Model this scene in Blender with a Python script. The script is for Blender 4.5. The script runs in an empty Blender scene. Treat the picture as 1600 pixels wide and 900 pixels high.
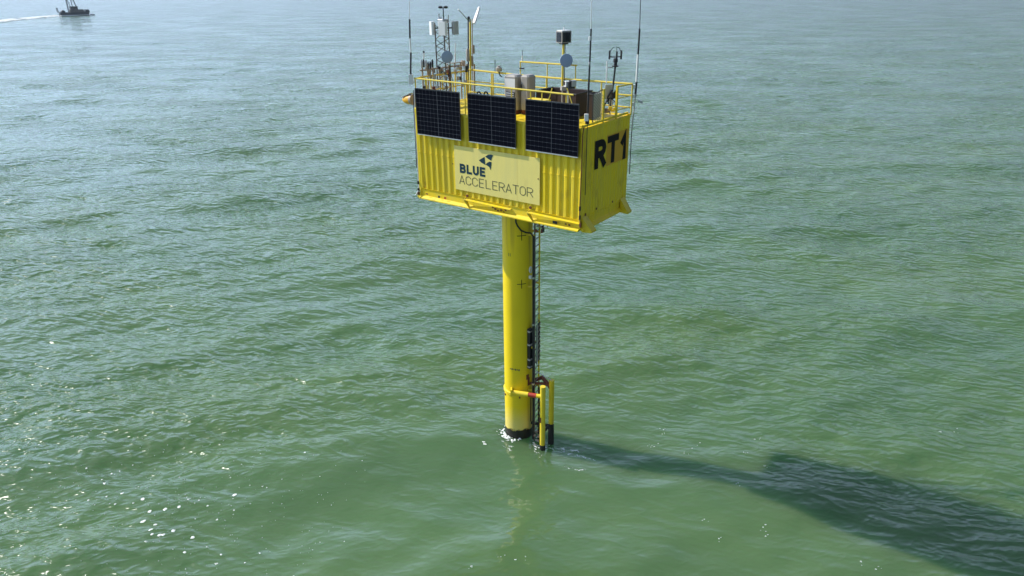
import bpy, math, random
import numpy as np
from mathutils import Vector, Matrix

# ------------------------------------------------------------------ camera, sky, sun, exposure
SEA = -8.7                       # world origin: bottom front-left corner of the container
FPX = 1110.0
CAM = np.array([15.7325, -16.3798, 6.5182])
YAW, PITCH, ROLL = 0.6343, 0.4091, -0.0112
SUN_EL, SUN_AZ = math.radians(37.4), math.radians(194.5)     # towards the sun, from +x
scene = bpy.context.scene
col = scene.collection
_c, _s = math.cos(YAW), math.sin(YAW)
_f = np.array([-_s*math.cos(PITCH), _c*math.cos(PITCH), -math.sin(PITCH)])
_r = np.array([_c, _s, 0.0]); _u = np.cross(_r, _f)
CR = _r*math.cos(ROLL) + _u*math.sin(ROLL)
CU = -_r*math.sin(ROLL) + _u*math.cos(ROLL)
cam_d = bpy.data.cameras.new('camera'); cam = bpy.data.objects.new('camera', cam_d); col.objects.link(cam)
cam_d.sensor_width = 36; cam_d.lens = 36*FPX/1600; cam_d.clip_start = 0.1; cam_d.clip_end = 30000
cam.matrix_world = Matrix(((CR[0], CU[0], -_f[0], CAM[0]), (CR[1], CU[1], -_f[1], CAM[1]), (CR[2], CU[2], -_f[2], CAM[2]), (0, 0, 0, 1)))
scene.camera = cam

world = bpy.data.worlds.new('World'); scene.world = world; world.use_nodes = True
wn = world.node_tree.nodes; wl = world.node_tree.links
sky = wn.new('ShaderNodeTexSky'); sky.sky_type = 'NISHITA'; sky.sun_disc = False
sky.sun_elevation = SUN_EL
sky.sun_rotation = math.pi/2 - SUN_AZ
sky.air_density = 1.0; sky.dust_density = 0.7; sky.ozone_density = 3.0; sky.altitude = 0
bg = wn['Background']; bg.inputs['Strength'].default_value = 0.14
# thin milky cloud: brighter round the sun, thickest some 10 degrees above a murky horizon, the same all the way round
def wmath(op, a, b_=None, c=None):
    q = wn.new('ShaderNodeMath'); q.operation = op
    for i, v in enumerate((a, b_, c)):
        if v is None: continue
        if isinstance(v, (int, float)): q.inputs[i].default_value = v
        else: wl.new(v, q.inputs[i])
    return q.outputs[0]
wtc = wn.new('ShaderNodeTexCoord'); wsx = wn.new('ShaderNodeSeparateXYZ'); wl.new(wtc.outputs['Generated'], wsx.inputs[0])
wdt = wn.new('ShaderNodeVectorMath'); wdt.operation = 'DOT_PRODUCT'; wl.new(wtc.outputs['Generated'], wdt.inputs[0])
wdt.inputs[1].default_value = (math.cos(SUN_AZ)*math.cos(SUN_EL), math.sin(SUN_AZ)*math.cos(SUN_EL), math.sin(SUN_EL))
glow = wmath('MULTIPLY_ADD', wmath('POWER', wmath('MULTIPLY_ADD', wdt.outputs['Value'], 0.5, 0.5), 1.7), 1.05, 0.10)
wcv = wn.new('ShaderNodeValToRGB'); wcv.color_ramp.interpolation = 'EASE'
for pos, val in ((0.0, 0.52), (0.05, 0.72), (0.13, 1.50), (0.26, 1.38), (0.42, 0.88), (0.70, 0.36), (1.0, 0.26)):
    el_ = wcv.color_ramp.elements.new(pos) if pos not in (0.0, 1.0) else wcv.color_ramp.elements[0 if pos == 0 else -1]
    el_.color = (val/2, val/2, val/2, 1)
wl.new(wsx.outputs['Z'], wcv.inputs[0])
veil = wmath('MULTIPLY', glow, wmath('MULTIPLY', wcv.outputs[0], 2.0))
wvs = wn.new('ShaderNodeVectorMath'); wvs.operation = 'SCALE'; wvs.inputs[0].default_value = (6.7, 8.9, 12.4); wl.new(veil, wvs.inputs['Scale'])
wmr = wn.new('ShaderNodeMapRange'); wmr.inputs['From Min'].default_value = 0.0; wmr.inputs['From Max'].default_value = 1.0; wmr.inputs['To Min'].default_value = 0.95; wmr.inputs['To Max'].default_value = 0.40
wl.new(wsx.outputs['Z'], wmr.inputs['Value'])
wmx = wn.new('ShaderNodeMix'); wmx.data_type = 'RGBA'
wl.new(wmr.outputs[0], wmx.inputs[0]); wl.new(sky.outputs[0], wmx.inputs[6]); wl.new(wvs.outputs[0], wmx.inputs[7])
wl.new(wmx.outputs[2], bg.inputs[0])
sd = bpy.data.lights.new('sun', 'SUN'); sun = bpy.data.objects.new('sun', sd); col.objects.link(sun)
sd.energy = 5.0; sd.angle = math.radians(0.55); sd.color = (1.0, 0.965, 0.90)
tosun = Vector((math.cos(SUN_AZ)*math.cos(SUN_EL), math.sin(SUN_AZ)*math.cos(SUN_EL), math.sin(SUN_EL)))
sun.rotation_euler = tosun.to_track_quat('Z', 'Y').to_euler(); sun.location = (-40, -10, 30)
scene.view_settings.view_transform = 'Standard'; scene.view_settings.look = 'None'
scene.view_settings.exposure = 0.14; scene.view_settings.gamma = 1.0; scene.view_settings.use_curve_mapping = False
scene.render.engine = 'CYCLES'
scene.cycles.use_denoising = True
scene.cycles.sample_clamp_indirect = 4.0; scene.cycles.sample_clamp_direct = 1.6
scene.cycles.max_bounces = 8

def on(ax, val, px, py):
    """point where the photograph's pixel meets the plane (axis = val)"""
    d = _f + CR*(px-800)/FPX + CU*(450-py)/FPX
    return CAM + d*((val-CAM[ax])/d[ax])

# ------------------------------------------------------------------ materials
def new_mat(name):
    m = bpy.data.materials.new(name); m.use_nodes = True
    return m, m.node_tree.nodes, m.node_tree.links, m.node_tree.nodes['Principled BSDF']

def mat(name, rgb, rough=0.5, metal=0.0, var=0.15, scale=6.0, dirt=None, dirt_amt=0.0, dirt_scale=3.0, bump=0.0, spec=0.5, film=None):
    m, n, l, b = new_mat(name)
    b.inputs['Roughness'].default_value = rough; b.inputs['Metallic'].default_value = metal
    b.inputs['Specular IOR Level'].default_value = spec
    tc = n.new('ShaderNodeTexCoord')
    no = n.new('ShaderNodeTexNoise'); no.inputs['Scale'].default_value = scale; no.inputs['Detail'].default_value = 5
    l.new(tc.outputs['Object'], no.inputs['Vector'])
    mx = n.new('ShaderNodeMix'); mx.data_type = 'RGBA'
    mx.inputs[6].default_value = (*[c*(1-var) for c in rgb], 1); mx.inputs[7].default_value = (*[min(1, c*(1+var)) for c in rgb], 1)
    l.new(no.outputs['Fac'], mx.inputs[0])
    out = mx.outputs[2]
    if dirt:
        n2 = n.new('ShaderNodeTexNoise'); n2.inputs['Scale'].default_value = dirt_scale; n2.inputs['Detail'].default_value = 8; n2.inputs['Roughness'].default_value = 0.7
        mp = n.new('ShaderNodeMapping'); mp.inputs['Scale'].default_value = (1, 1, 0.35)
        l.new(tc.outputs['Object'], mp.inputs[0]); l.new(mp.outputs[0], n2.inputs['Vector'])
        rp = n.new('ShaderNodeValToRGB'); rp.color_ramp.elements[0].position = 0.68 - dirt_amt*0.25; rp.color_ramp.elements[1].position = 0.80
        l.new(n2.outputs['Fac'], rp.inputs[0])
        m2 = n.new('ShaderNodeMix'); m2.data_type = 'RGBA'; m2.inputs[7].default_value = (*dirt, 1)
        l.new(rp.outputs['Color'], m2.inputs[0]); l.new(out, m2.inputs[6]); out = m2.outputs[2]
    if film:
        n3 = n.new('ShaderNodeTexNoise'); n3.inputs['Scale'].default_value = 1.0; n3.inputs['Detail'].default_value = 6; n3.inputs['Roughness'].default_value = 0.6
        m3 = n.new('ShaderNodeMapping'); m3.inputs['Scale'].default_value = (4.5, 4.5, 0.55); l.new(tc.outputs['Object'], m3.inputs[0]); l.new(m3.outputs[0], n3.inputs['Vector'])
        r3 = n.new('ShaderNodeMapRange'); r3.inputs['From Min'].default_value = 0.42; r3.inputs['From Max'].default_value = 0.78; r3.inputs['To Max'].default_value = 0.75; l.new(n3.outputs['Fac'], r3.inputs['Value'])
        m4 = n.new('ShaderNodeMix'); m4.data_type = 'RGBA'; m4.inputs[7].default_value = (*film, 1); l.new(r3.outputs[0], m4.inputs[0]); l.new(out, m4.inputs[6]); out = m4.outputs[2]
        rg = n.new('ShaderNodeMapRange'); rg.inputs['To Min'].default_value = rough-0.06; rg.inputs['To Max'].default_value = rough+0.35; l.new(n3.outputs['Fac'], rg.inputs['Value']); l.new(rg.outputs[0], b.inputs['Roughness'])
    l.new(out, b.inputs['Base Color'])
    if bump:
        bp = n.new('ShaderNodeBump'); bp.inputs['Strength'].default_value = bump; bp.inputs['Distance'].default_value = 0.01
        l.new(no.outputs['Fac'], bp.inputs['Height']); l.new(bp.outputs[0], b.inputs['Normal'])
    return m

YEL = (0.84, 0.61, 0.006)
M = {}
M['yellow'] = mat('yellow_paint', YEL, 0.42, var=0.07, scale=2.5, dirt=(0.30, 0.13, 0.02), dirt_amt=0.52, dirt_scale=2.2, bump=0.05, film=(0.66, 0.53, 0.07))
M['yellow_rail'] = mat('yellow_rail_paint', (0.74, 0.56, 0.05), 0.5, var=0.15, scale=9, dirt=(0.25, 0.12, 0.03), dirt_amt=0.25, dirt_scale=6)
M['yellow_rusty'] = mat('worn_yellow_paint', (0.70, 0.52, 0.012), 0.5, var=0.1, scale=5, dirt=(0.16, 0.035, 0.012), dirt_amt=0.5, dirt_scale=2.6)
M['rust'] = mat('rust', (0.16, 0.045, 0.018), 0.8, var=0.5, scale=12, dirt=(0.03, 0.012, 0.01), dirt_amt=0.5, dirt_scale=9)
M['red'] = mat('red_primer', (0.42, 0.035, 0.015), 0.6, var=0.3, scale=10, dirt=(0.5, 0.4, 0.02), dirt_amt=0.2)
M['black'] = mat('black_rubber', (0.012, 0.012, 0.014), 0.55, var=0.3)
M['blackmetal'] = mat('black_metal', (0.02, 0.021, 0.024), 0.4, var=0.3)
M['growth'] = mat('marine_growth', (0.016, 0.014, 0.010), 0.7, var=0.5, scale=18, dirt=(0.05, 0.05, 0.02), dirt_amt=0.4, dirt_scale=14, bump=0.6)
M['white'] = mat('white_plastic', (0.74, 0.74, 0.72), 0.45, var=0.06, dirt=(0.4, 0.38, 0.34), dirt_amt=0.2)
M['cabinet'] = mat('off_white_cabinet', (0.34, 0.315, 0.28), 0.5, var=0.14, dirt=(0.35, 0.28, 0.2), dirt_amt=0.4, dirt_scale=4)
M['steel'] = mat('galvanised_steel', (0.50, 0.50, 0.49), 0.42, metal=0.7, var=0.2, scale=14, dirt=(0.3, 0.24, 0.18), dirt_amt=0.3)
M['oldsteel'] = mat('weathered_steel', (0.36, 0.28, 0.21), 0.6, metal=0.2, var=0.4, scale=12, dirt=(0.55, 0.45, 0.33), dirt_amt=0.5, dirt_scale=8)
M['darksteel'] = mat('dark_weathered_steel', (0.13, 0.115, 0.10), 0.5, metal=0.3, var=0.4, scale=14, dirt=(0.4, 0.36, 0.3), dirt_amt=0.3, dirt_scale=8)
M['alu'] = mat('aluminium', (0.62, 0.62, 0.60), 0.35, metal=0.6, var=0.1)
M['dish'] = mat('blue_grey_radome', (0.24, 0.33, 0.45), 0.5, var=0.06, scale=3)
M['brown'] = mat('dark_brown_metal', (0.030, 0.014, 0.010), 0.6, var=0.35, scale=5, dirt=(0.12, 0.06, 0.04), dirt_amt=0.3)
M['sign'] = mat('cream_sign_board', (0.84, 0.69, 0.19), 0.5, var=0.05, scale=1.6, dirt=(0.70, 0.56, 0.16), dirt_amt=0.3, dirt_scale=1.5, film=(0.70, 0.60, 0.20))
M['teal'] = mat('dark_teal_print', (0.010, 0.042, 0.062), 0.7, var=0.1, spec=0.2)
M['letter'] = mat('dark_grey_print', (0.10, 0.085, 0.045), 0.5, var=0.1)
M['blackpaint'] = mat('black_marking_paint', (0.014, 0.012, 0.010), 0.8, var=0.3, spec=0.15)
M['orange'] = mat('orange_yellow_sheet', (0.66, 0.34, 0.010), 0.5, var=0.12, scale=4)
M['backsheet'] = mat('solar_backsheet', (0.13, 0.135, 0.15), 0.5, var=0.7, scale=2.2, spec=0.2)
M['cell'] = mat('solar_cell', (0.004, 0.0045, 0.009), 0.5, var=0.5, scale=3, spec=0.02)
M['lens'] = mat('dark_glass', (0.01, 0.012, 0.02), 0.1, var=0.1)
M['grating'] = mat('grey_grating', (0.50, 0.46, 0.42), 0.5, metal=0.2, var=0.2, scale=20)
M['hull'] = mat('dark_navy_hull', (0.032, 0.042, 0.060), 0.5, var=0.3, scale=0.6, dirt=(0.06, 0.03, 0.02), dirt_amt=0.3, dirt_scale=0.4)
M['deckhouse'] = mat('grey_brown_deckhouse', (0.12, 0.11, 0.115), 0.5, var=0.3, scale=0.8)
M['boatsteel'] = mat('boat_rigging_paint', (0.06, 0.075, 0.09), 0.5, var=0.2, scale=1)
M['boatwhite'] = mat('boat_white_paint', (0.55, 0.55, 0.55), 0.5, var=0.2, scale=0.7)

def pile_mat():
    m, n, l, b = new_mat('pile_paint'); b.inputs['Roughness'].default_value = 0.40
    g = n.new('ShaderNodeNewGeometry'); sx = n.new('ShaderNodeSeparateXYZ'); l.new(g.outputs['Position'], sx.inputs[0])
    no = n.new('ShaderNodeTexNoise'); no.inputs['Scale'].default_value = 2.0; no.inputs['Detail'].default_value = 6
    l.new(g.outputs['Position'], no.inputs['Vector'])
    def ramp(z0, z1, jit):
        a = n.new('ShaderNodeMath'); a.operation = 'MULTIPLY_ADD'; a.inputs[1].default_value = jit; l.new(no.outputs['Fac'], a.inputs[0]); l.new(sx.outputs['Z'], a.inputs[2])
        r = n.new('ShaderNodeMapRange'); r.inputs['From Min'].default_value = z0+jit*0.5; r.inputs['From Max'].default_value = z1+jit*0.5
        l.new(a.outputs[0], r.inputs['Value']); return r.outputs[0]
    def mix(f, a, c):
        x = n.new('ShaderNodeMix'); x.data_type = 'RGBA'; l.new(f, x.inputs[0])
        if isinstance(a, tuple): x.inputs[6].default_value = (*a, 1)
        else: l.new(a, x.inputs[6])
        if isinstance(c, tuple): x.inputs[7].default_value = (*c, 1)
        else: l.new(c, x.inputs[7])
        return x.outputs[2]
    base = mix(no.outputs['Fac'], tuple(c*0.92 for c in YEL), tuple(c*1.05 for c in YEL))
    faded = mix(no.outputs['Fac'], (0.74, 0.58, 0.10), (0.78, 0.62, 0.18))       # bleached splash-zone paint
    c1 = mix(ramp(-8.1, -7.4, 0.4), faded, base)
    # vertical rust runs
    mp = n.new('ShaderNodeMapping'); mp.inputs['Scale'].default_value = (5, 5, 0.25); l.new(g.outputs['Position'], mp.inputs[0])
    n2 = n.new('ShaderNodeTexNoise'); n2.inputs['Scale'].default_value = 1.0; n2.inputs['Detail'].default_value = 5; l.new(mp.outputs[0], n2.inputs['Vector'])
    rr = n.new('ShaderNodeMapRange'); rr.inputs['From Min'].default_value = 0.56; rr.inputs['From Max'].default_value = 0.80; rr.inputs['To Max'].default_value = 0.7; l.new(n2.outputs['Fac'], rr.inputs['Value'])
    c2 = mix(rr.outputs[0], c1, (0.33, 0.17, 0.02))
    c3 = mix(ramp(-8.40, -8.34, 0.75), (0.014, 0.012, 0.009), c2)                 # weed line
    l.new(c3, b.inputs['Base Color']); return m
M['pile'] = pile_mat()

# ------------------------------------------------------------------ mesh helpers
class MB:
    def __init__(s): s.v = []; s.f = []
    def add(s, vs, fs):
        k = len(s.v); s.v += [tuple(map(float, p)) for p in vs]; s.f += [tuple(i+k for i in q) for q in fs]; return s
    def box(s, lo, hi):
        (a, b, c), (d, e, f) = lo, hi
        return s.add([(a,b,c),(d,b,c),(d,e,c),(a,e,c),(a,b,f),(d,b,f),(d,e,f),(a,e,f)],
                     [(0,3,2,1),(4,5,6,7),(0,1,5,4),(1,2,6,5),(2,3,7,6),(3,0,4,7)])
    def obox(s, c, ax, ay, az):          # oriented box: centre and three half-axis vectors
        c, ax, ay, az = (np.asarray(q, float) for q in (c, ax, ay, az))
        vs = [c+i*ax+j*ay+k*az for k in (-1, 1) for (i, j) in ((-1,-1),(1,-1),(1,1),(-1,1))]
        return s.add(vs, [(0,3,2,1),(4,5,6,7),(0,1,5,4),(1,2,6,5),(2,3,7,6),(3,0,4,7)])
    def bbox(s, lo, hi, b):              # box with bevelled vertical and top edges
        (x0,y0,z0),(x1,y1,z1) = lo, hi
        def ring(i, z): return [(x0+i+b,y0+i,z),(x1-i-b,y0+i,z),(x1-i,y0+i+b,z),(x1-i,y1-i-b,z),(x1-i-b,y1-i,z),(x0+i+b,y1-i,z),(x0+i,y1-i-b,z),(x0+i,y0+i+b,z)]
        vs = ring(0, z0)+ring(0, z1-b)+ring(b, z1); fs = [tuple(range(7,-1,-1)), tuple(range(16,24))]
        for r in (0, 8):
            for i in range(8): fs.append((r+i, r+(i+1)%8, r+8+(i+1)%8, r+8+i))
        return s.add(vs, fs)
    def tube(s, pts, r, n=8, r2=None, caps=True):
        P = [np.asarray(p, float) for p in pts]; m = len(P); k0 = len(s.v); vs = []
        up = None
        for i, p in enumerate(P):
            t = P[min(i+1, m-1)]-P[max(i-1, 0)]; t = t/np.linalg.norm(t)
            if up is None:
                up = np.array([0, 0, 1.0]) if abs(t[2]) < 0.9 else np.array([1.0, 0, 0])
            a = np.cross(t, up); a /= np.linalg.norm(a); b = np.cross(a, t); up = b
            rr = r if r2 is None else r+(r2-r)*i/(m-1)
            for j in range(n):
                w = 2*math.pi*j/n; vs.append(p+rr*(math.cos(w)*a+math.sin(w)*b))
        fs = [(i*n+j, i*n+(j+1) % n, (i+1)*n+(j+1) % n, (i+1)*n+j) for i in range(m-1) for j in range(n)]
        if caps: fs += [tuple(range(n-1, -1, -1)), tuple(range((m-1)*n, m*n))]
        return s.add(vs, fs)
    def lathe(s, c, prof, n=24, axis=(0, 0, 1)):       # prof: (radius, height)
        c = np.asarray(c, float); t = np.asarray(axis, float); t = t/np.linalg.norm(t)
        h = np.array([1.0, 0, 0]) if abs(t[0]) < 0.9 else np.array([0, 1.0, 0])
        a = np.cross(t, h); a /= np.linalg.norm(a); b = np.cross(t, a)
        vs = [c+t*z+r*(math.cos(2*math.pi*j/n)*a+math.sin(2*math.pi*j/n)*b) for r, z in prof for j in range(n)]
        m = len(prof)
        fs = [(i*n+j, i*n+(j+1) % n, (i+1)*n+(j+1) % n, (i+1)*n+j) for i in range(m-1) for j in range(n)]
        fs += [tuple(range(n-1, -1, -1)), tuple(range((m-1)*n, m*n))]
        return s.add(vs, fs)
    def prism(s, poly, d):                              # extrude 3-D polygon by vector d
        P = [np.asarray(p, float) for p in poly]; d = np.asarray(d, float); n = len(P)
        return s.add(P+[p+d for p in P], [tuple(range(n-1, -1, -1)), tuple(range(n, 2*n))]+[(i, (i+1) % n, n+(i+1) % n, n+i) for i in range(n)])
    def build(s, name, m, parent=None, smooth=False, origin=None):
        o0 = np.zeros(3)
        if parent is not None:
            q = parent
            while q.parent is not None: q = q.parent
            o0 = np.array(q.location)
        elif origin is not None: o0 = np.asarray(origin, float)
        me = bpy.data.meshes.new(name); me.from_pydata([tuple(np.asarray(p)-o0) for p in s.v], [], s.f); me.update()
        me.materials.append(M[m] if isinstance(m, str) else m)
        if smooth: me.shade_smooth()
        try:
            if smooth == 'auto': me.set_sharp_from_angle(angle=math.radians(40))
        except Exception: pass
        o = bpy.data.objects.new(name, me); col.objects.link(o)
        if parent is not None: o.parent = parent
        else: o.location = tuple(o0)
        return o

def tag(o, label=None, cat=None, group=None, kind=None):
    if label: o['label'] = label
    if cat: o['category'] = cat
    if group: o['group'] = group
    if kind: o['kind'] = kind
    return o
def thing(name, loc, label, cat, group=None):
    o = bpy.data.objects.new(name, None); col.objects.link(o); o.location = tuple(loc); o.empty_display_size = 0.2
    return tag(o, label, cat, group)
def tube(name, pts, r, m, parent, n=8, smooth=True, **k): return MB().tube(pts, r, n, **k).build(name, m, parent, smooth='auto')
rnd = random.Random(7)

# ------------------------------------------------------------------ the sea
rs = np.random.RandomState(11)
FWD_AZ = math.pi/2+YAW
WAVES = []
for i in range(110):
    lam = 1.1*(16/1.1)**rs.rand()
    az = FWD_AZ + math.pi + rs.normal(0, 0.55)
    k = 2*math.pi/lam
    slope = 0.0175*(1.0 if lam < 6 else 6/lam)
    WAVES.append((k*math.cos(az), k*math.sin(az), slope/k, rs.rand()*2*math.pi, lam, math.cos(az), math.sin(az)))
PX, PY, PR = 2.93, 1.356, 0.50        # pile axis and radius
def wave(x, y, cell):
    dx = np.zeros_like(x); dy = np.zeros_like(x); dz = np.zeros_like(x)
    for kx, ky, a, ph, lam, cx, cy in WAVES:
        att = np.clip((lam/cell-3.0)/3.0, 0, 1)*a
        t = kx*x+ky*y+ph; s_, c_ = np.sin(t), np.cos(t)
        dz += att*c_; dx -= att*cx*s_*0.8; dy -= att*cy*s_*0.8
    rr = np.hypot(x-PX, y-PY)
    rip = 0.028*np.cos(2*math.pi*(rr-PR)/0.34)*np.exp(-np.clip(rr-PR, 0, 50)/0.8)
    damp = np.clip((rr-0.35)/0.5, 0.35, 1)
    return dx*damp, dy*damp, dz*damp+rip*(cell < 0.4)
def sea_mat():
    m, n, l, b = new_mat('sea_water')
    # wave_height(P): short wind ripples, evaluated three times for an unfiltered slope
    g = bpy.data.node_groups.new('wave_height', 'ShaderNodeTree')
    g.interface.new_socket('Vector', in_out='INPUT', socket_type='NodeSocketVector')
    g.interface.new_socket('Height', in_out='OUTPUT', socket_type='NodeSocketFloat')
    gi = g.nodes.new('NodeGroupInput'); go = g.nodes.new('NodeGroupOutput')
    acc = None
# rotation, scale (1/m), height (m), octaves, stretch, ridged
    for rot, sc, amp, det, st, ridge in ((YAW+0.25, 0.75, 0.18, 1.0, 0.5, 0), (YAW-0.30, 1.6, 0.225, 1.5, 0.42, 1), (YAW+0.25, 3.4, 0.070, 1.0, 0.5, 1), (YAW, 8.0, 0.006, 1.0, 0.5, 0), (YAW+0.1, 0.22, 0.30, 0.0, 0.5, 0)):
        mp = g.nodes.new('ShaderNodeMapping'); mp.vector_type = 'TEXTURE'; mp.inputs['Rotation'].default_value = (0, 0, rot); mp.inputs['Scale'].default_value = (1/st, 1, 1)
        no = g.nodes.new('ShaderNodeTexNoise'); no.noise_dimensions = '2D'; no.inputs['Scale'].default_value = sc; no.inputs['Detail'].default_value = det; no.inputs['Roughness'].default_value = 0.5
        g.links.new(gi.outputs[0], mp.inputs[0]); g.links.new(mp.outputs[0], no.inputs['Vector'])
        f = no.outputs['Fac']
        if ridge:                                         # sharp crests, round troughs: 1 - sqrt((f-.5)^2+e)
            s1 = g.nodes.new('ShaderNodeMath'); s1.operation = 'SUBTRACT'; s1.inputs[1].default_value = 0.5; g.links.new(f, s1.inputs[0])
            s2 = g.nodes.new('ShaderNodeMath'); s2.operation = 'MULTIPLY'; g.links.new(s1.outputs[0], s2.inputs[0]); g.links.new(s1.outputs[0], s2.inputs[1])
            s3 = g.nodes.new('ShaderNodeMath'); s3.operation = 'ADD'; s3.inputs[1].default_value = 0.0009; g.links.new(s2.outputs[0], s3.inputs[0])
            s4 = g.nodes.new('ShaderNodeMath'); s4.operation = 'SQRT'; g.links.new(s3.outputs[0], s4.inputs[0])
            s5 = g.nodes.new('ShaderNodeMath'); s5.operation = 'MULTIPLY'; s5.inputs[1].default_value = -1.6; g.links.new(s4.outputs[0], s5.inputs[0]); f = s5.outputs[0]
        a = g.nodes.new('ShaderNodeMath'); a.operation = 'MULTIPLY_ADD'; a.inputs[1].default_value = amp
        g.links.new(f, a.inputs[0])
        if acc is None: a.inputs[2].default_value = 0
        else: g.links.new(acc, a.inputs[2])
        acc = a.outputs[0]
    g.links.new(acc, go.inputs[0])
    geo = n.new('ShaderNodeNewGeometry'); EPS = 0.02
    hs = []
    for off in ((0, 0, 0), (EPS, 0, 0), (0, EPS, 0)):
        ad = n.new('ShaderNodeVectorMath'); ad.operation = 'ADD'; ad.inputs[1].default_value = off; l.new(geo.outputs['Position'], ad.inputs[0])
        gg = n.new('ShaderNodeGroup'); gg.node_tree = g; l.new(ad.outputs[0], gg.inputs[0]); hs.append(gg.outputs[0])
    # gusts: smooth and ruffled patches
    gu = n.new('ShaderNodeTexNoise'); gu.inputs['Scale'].default_value = 0.11; gu.inputs['Detail'].default_value = 3
    gmp = n.new('ShaderNodeMapping'); gmp.vector_type = 'TEXTURE'; gmp.inputs['Rotation'].default_value = (0, 0, YAW); gmp.inputs['Scale'].default_value = (2.2, 1, 1)
    l.new(geo.outputs['Position'], gmp.inputs[0]); l.new(gmp.outputs[0], gu.inputs['Vector'])
    gr = n.new('ShaderNodeMapRange'); gr.inputs['From Min'].default_value = 0.38; gr.inputs['From Max'].default_value = 0.62; gr.inputs['To Min'].default_value = 0.52; gr.inputs['To Max'].default_value = 1.22
    l.new(gu.outputs['Fac'], gr.inputs['Value'])
    # calmer water in the lee on the near side of the platform
    cd = n.new('ShaderNodeVectorMath'); cd.operation = 'DISTANCE'; cd.inputs[1].default_value = tuple(on(2, SEA, 830, 850)); l.new(geo.outputs['Position'], cd.inputs[0])
    cr = n.new('ShaderNodeMapRange'); cr.interpolation_type = 'SMOOTHSTEP'; cr.inputs['From Min'].default_value = 3.0; cr.inputs['From Max'].default_value = 19.0; cr.inputs['To Min'].default_value = 0.40; cr.inputs['To Max'].default_value = 1.0
    l.new(cd.outputs['Value'], cr.inputs['Value'])
    gm = n.new('ShaderNodeMath'); gm.operation = 'MULTIPLY'; l.new(gr.outputs[0], gm.inputs[0]); l.new(cr.outputs[0], gm.inputs[1]); gr = gm
    comp = []
    for h in hs[1:]:
        su = n.new('ShaderNodeMath'); su.operation = 'SUBTRACT'; l.new(hs[0], su.inputs[0]); l.new(h, su.inputs[1])
        mu = n.new('ShaderNodeMath'); mu.operation = 'MULTIPLY'; mu.inputs[1].default_value = 1/EPS; l.new(su.outputs[0], mu.inputs[0])
        m3 = n.new('ShaderNodeMath'); m3.operation = 'MULTIPLY'; l.new(mu.outputs[0], m3.inputs[0]); l.new(gr.outputs[0], m3.inputs[1])
        comp.append(m3.outputs[0])
    cx = n.new('ShaderNodeCombineXYZ'); l.new(comp[0], cx.inputs[0]); l.new(comp[1], cx.inputs[1])
    ad = n.new('ShaderNodeVectorMath'); ad.operation = 'ADD'; l.new(geo.outputs['Normal'], ad.inputs[0]); l.new(cx.outputs[0], ad.inputs[1])
    nz = n.new('ShaderNodeVectorMath'); nz.operation = 'NORMALIZE'; l.new(ad.outputs[0], nz.inputs[0]); l.new(nz.outputs[0], b.inputs['Normal'])
    # silt clouds in the green water
    no = n.new('ShaderNodeTexNoise'); no.inputs['Scale'].default_value = 0.16; no.inputs['Detail'].default_value = 4
    l.new(gmp.outputs[0], no.inputs['Vector'])
    rp = n.new('ShaderNodeValToRGB')
    rp.color_ramp.elements[0].position = 0.3; rp.color_ramp.elements[0].color = (0.070, 0.136, 0.060, 1)
    rp.color_ramp.elements[1].position = 0.7; rp.color_ramp.elements[1].color = (0.090, 0.156, 0.058, 1)
    l.new(no.outputs['Fac'], rp.inputs[0]); l.new(rp.outputs[0], b.inputs['Base Color'])
    b.inputs['Roughness'].default_value = 0.075; b.inputs['IOR'].default_value = 1.39
    b.subsurface_method = 'BURLEY'
    b.inputs['Subsurface Weight'].default_value = 1.0
    b.inputs['Subsurface Radius'].default_value = (0.5, 1.0, 0.6); b.inputs['Subsurface Scale'].default_value = 1.5
    return m
def make_sea():
    # polar sheet round the camera's foot: fine towards the platform, coarse behind
    front = np.arange(-62, 62.01, 0.30); back = np.arange(62+3, 360-62, 3.0)
    ang = np.radians(np.concatenate([front, back])) + FWD_AZ
    q = 1.0062
    r = [3.0]
    while r[-1] < 9000: r.append(r[-1]*(q if r[-1] < 900 else 1.02))
    r = np.array(r); nr, na = len(r), len(ang)
    R, A = np.meshgrid(r, ang, indexing='ij')
    x = CAM[0]+R*np.cos(A); y = CAM[1]+R*np.sin(A)
    cell = R*0.0062
    isback = np.zeros(na, bool); isback[len(front):] = True
    cell = np.where(isback[None, :], R*0.05, cell)
    dx, dy, dz = wave(x, y, cell)
    V = np.stack([x+dx, y+dy, SEA+dz], -1).reshape(-1, 3)
    V = np.vstack([V, [[CAM[0], CAM[1], SEA]]])
    i, j = np.meshgrid(np.arange(nr-1), np.arange(na), indexing='ij'); j2 = (j+1) % na
    F = np.stack([i*na+j, (i+1)*na+j, (i+1)*na+j2, i*na+j2], -1).reshape(-1, 4)
    T = np.stack([np.full(na, nr*na), np.arange(na), (np.arange(na)+1) % na], -1)
    me = bpy.data.meshes.new('sea')
    me.vertices.add(len(V)); me.vertices.foreach_set('co', V.astype(np.float32).ravel())
    nl = F.size+T.size; me.loops.add(nl); me.loops.foreach_set('vertex_index', np.concatenate([F.ravel(), T.ravel()]).astype(np.int32))
    me.polygons.add(len(F)+len(T))
    ls = np.concatenate([np.arange(len(F))*4, F.size+np.arange(len(T))*3]).astype(np.int32)
    me.polygons.foreach_set('loop_start', ls)
    me.update(calc_edges=True); me.validate(); me.shade_smooth()
    me.materials.append(sea_mat())
    o = bpy.data.objects.new('sea', me); col.objects.link(o)
    tag(o, kind='structure')
make_sea()

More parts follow.
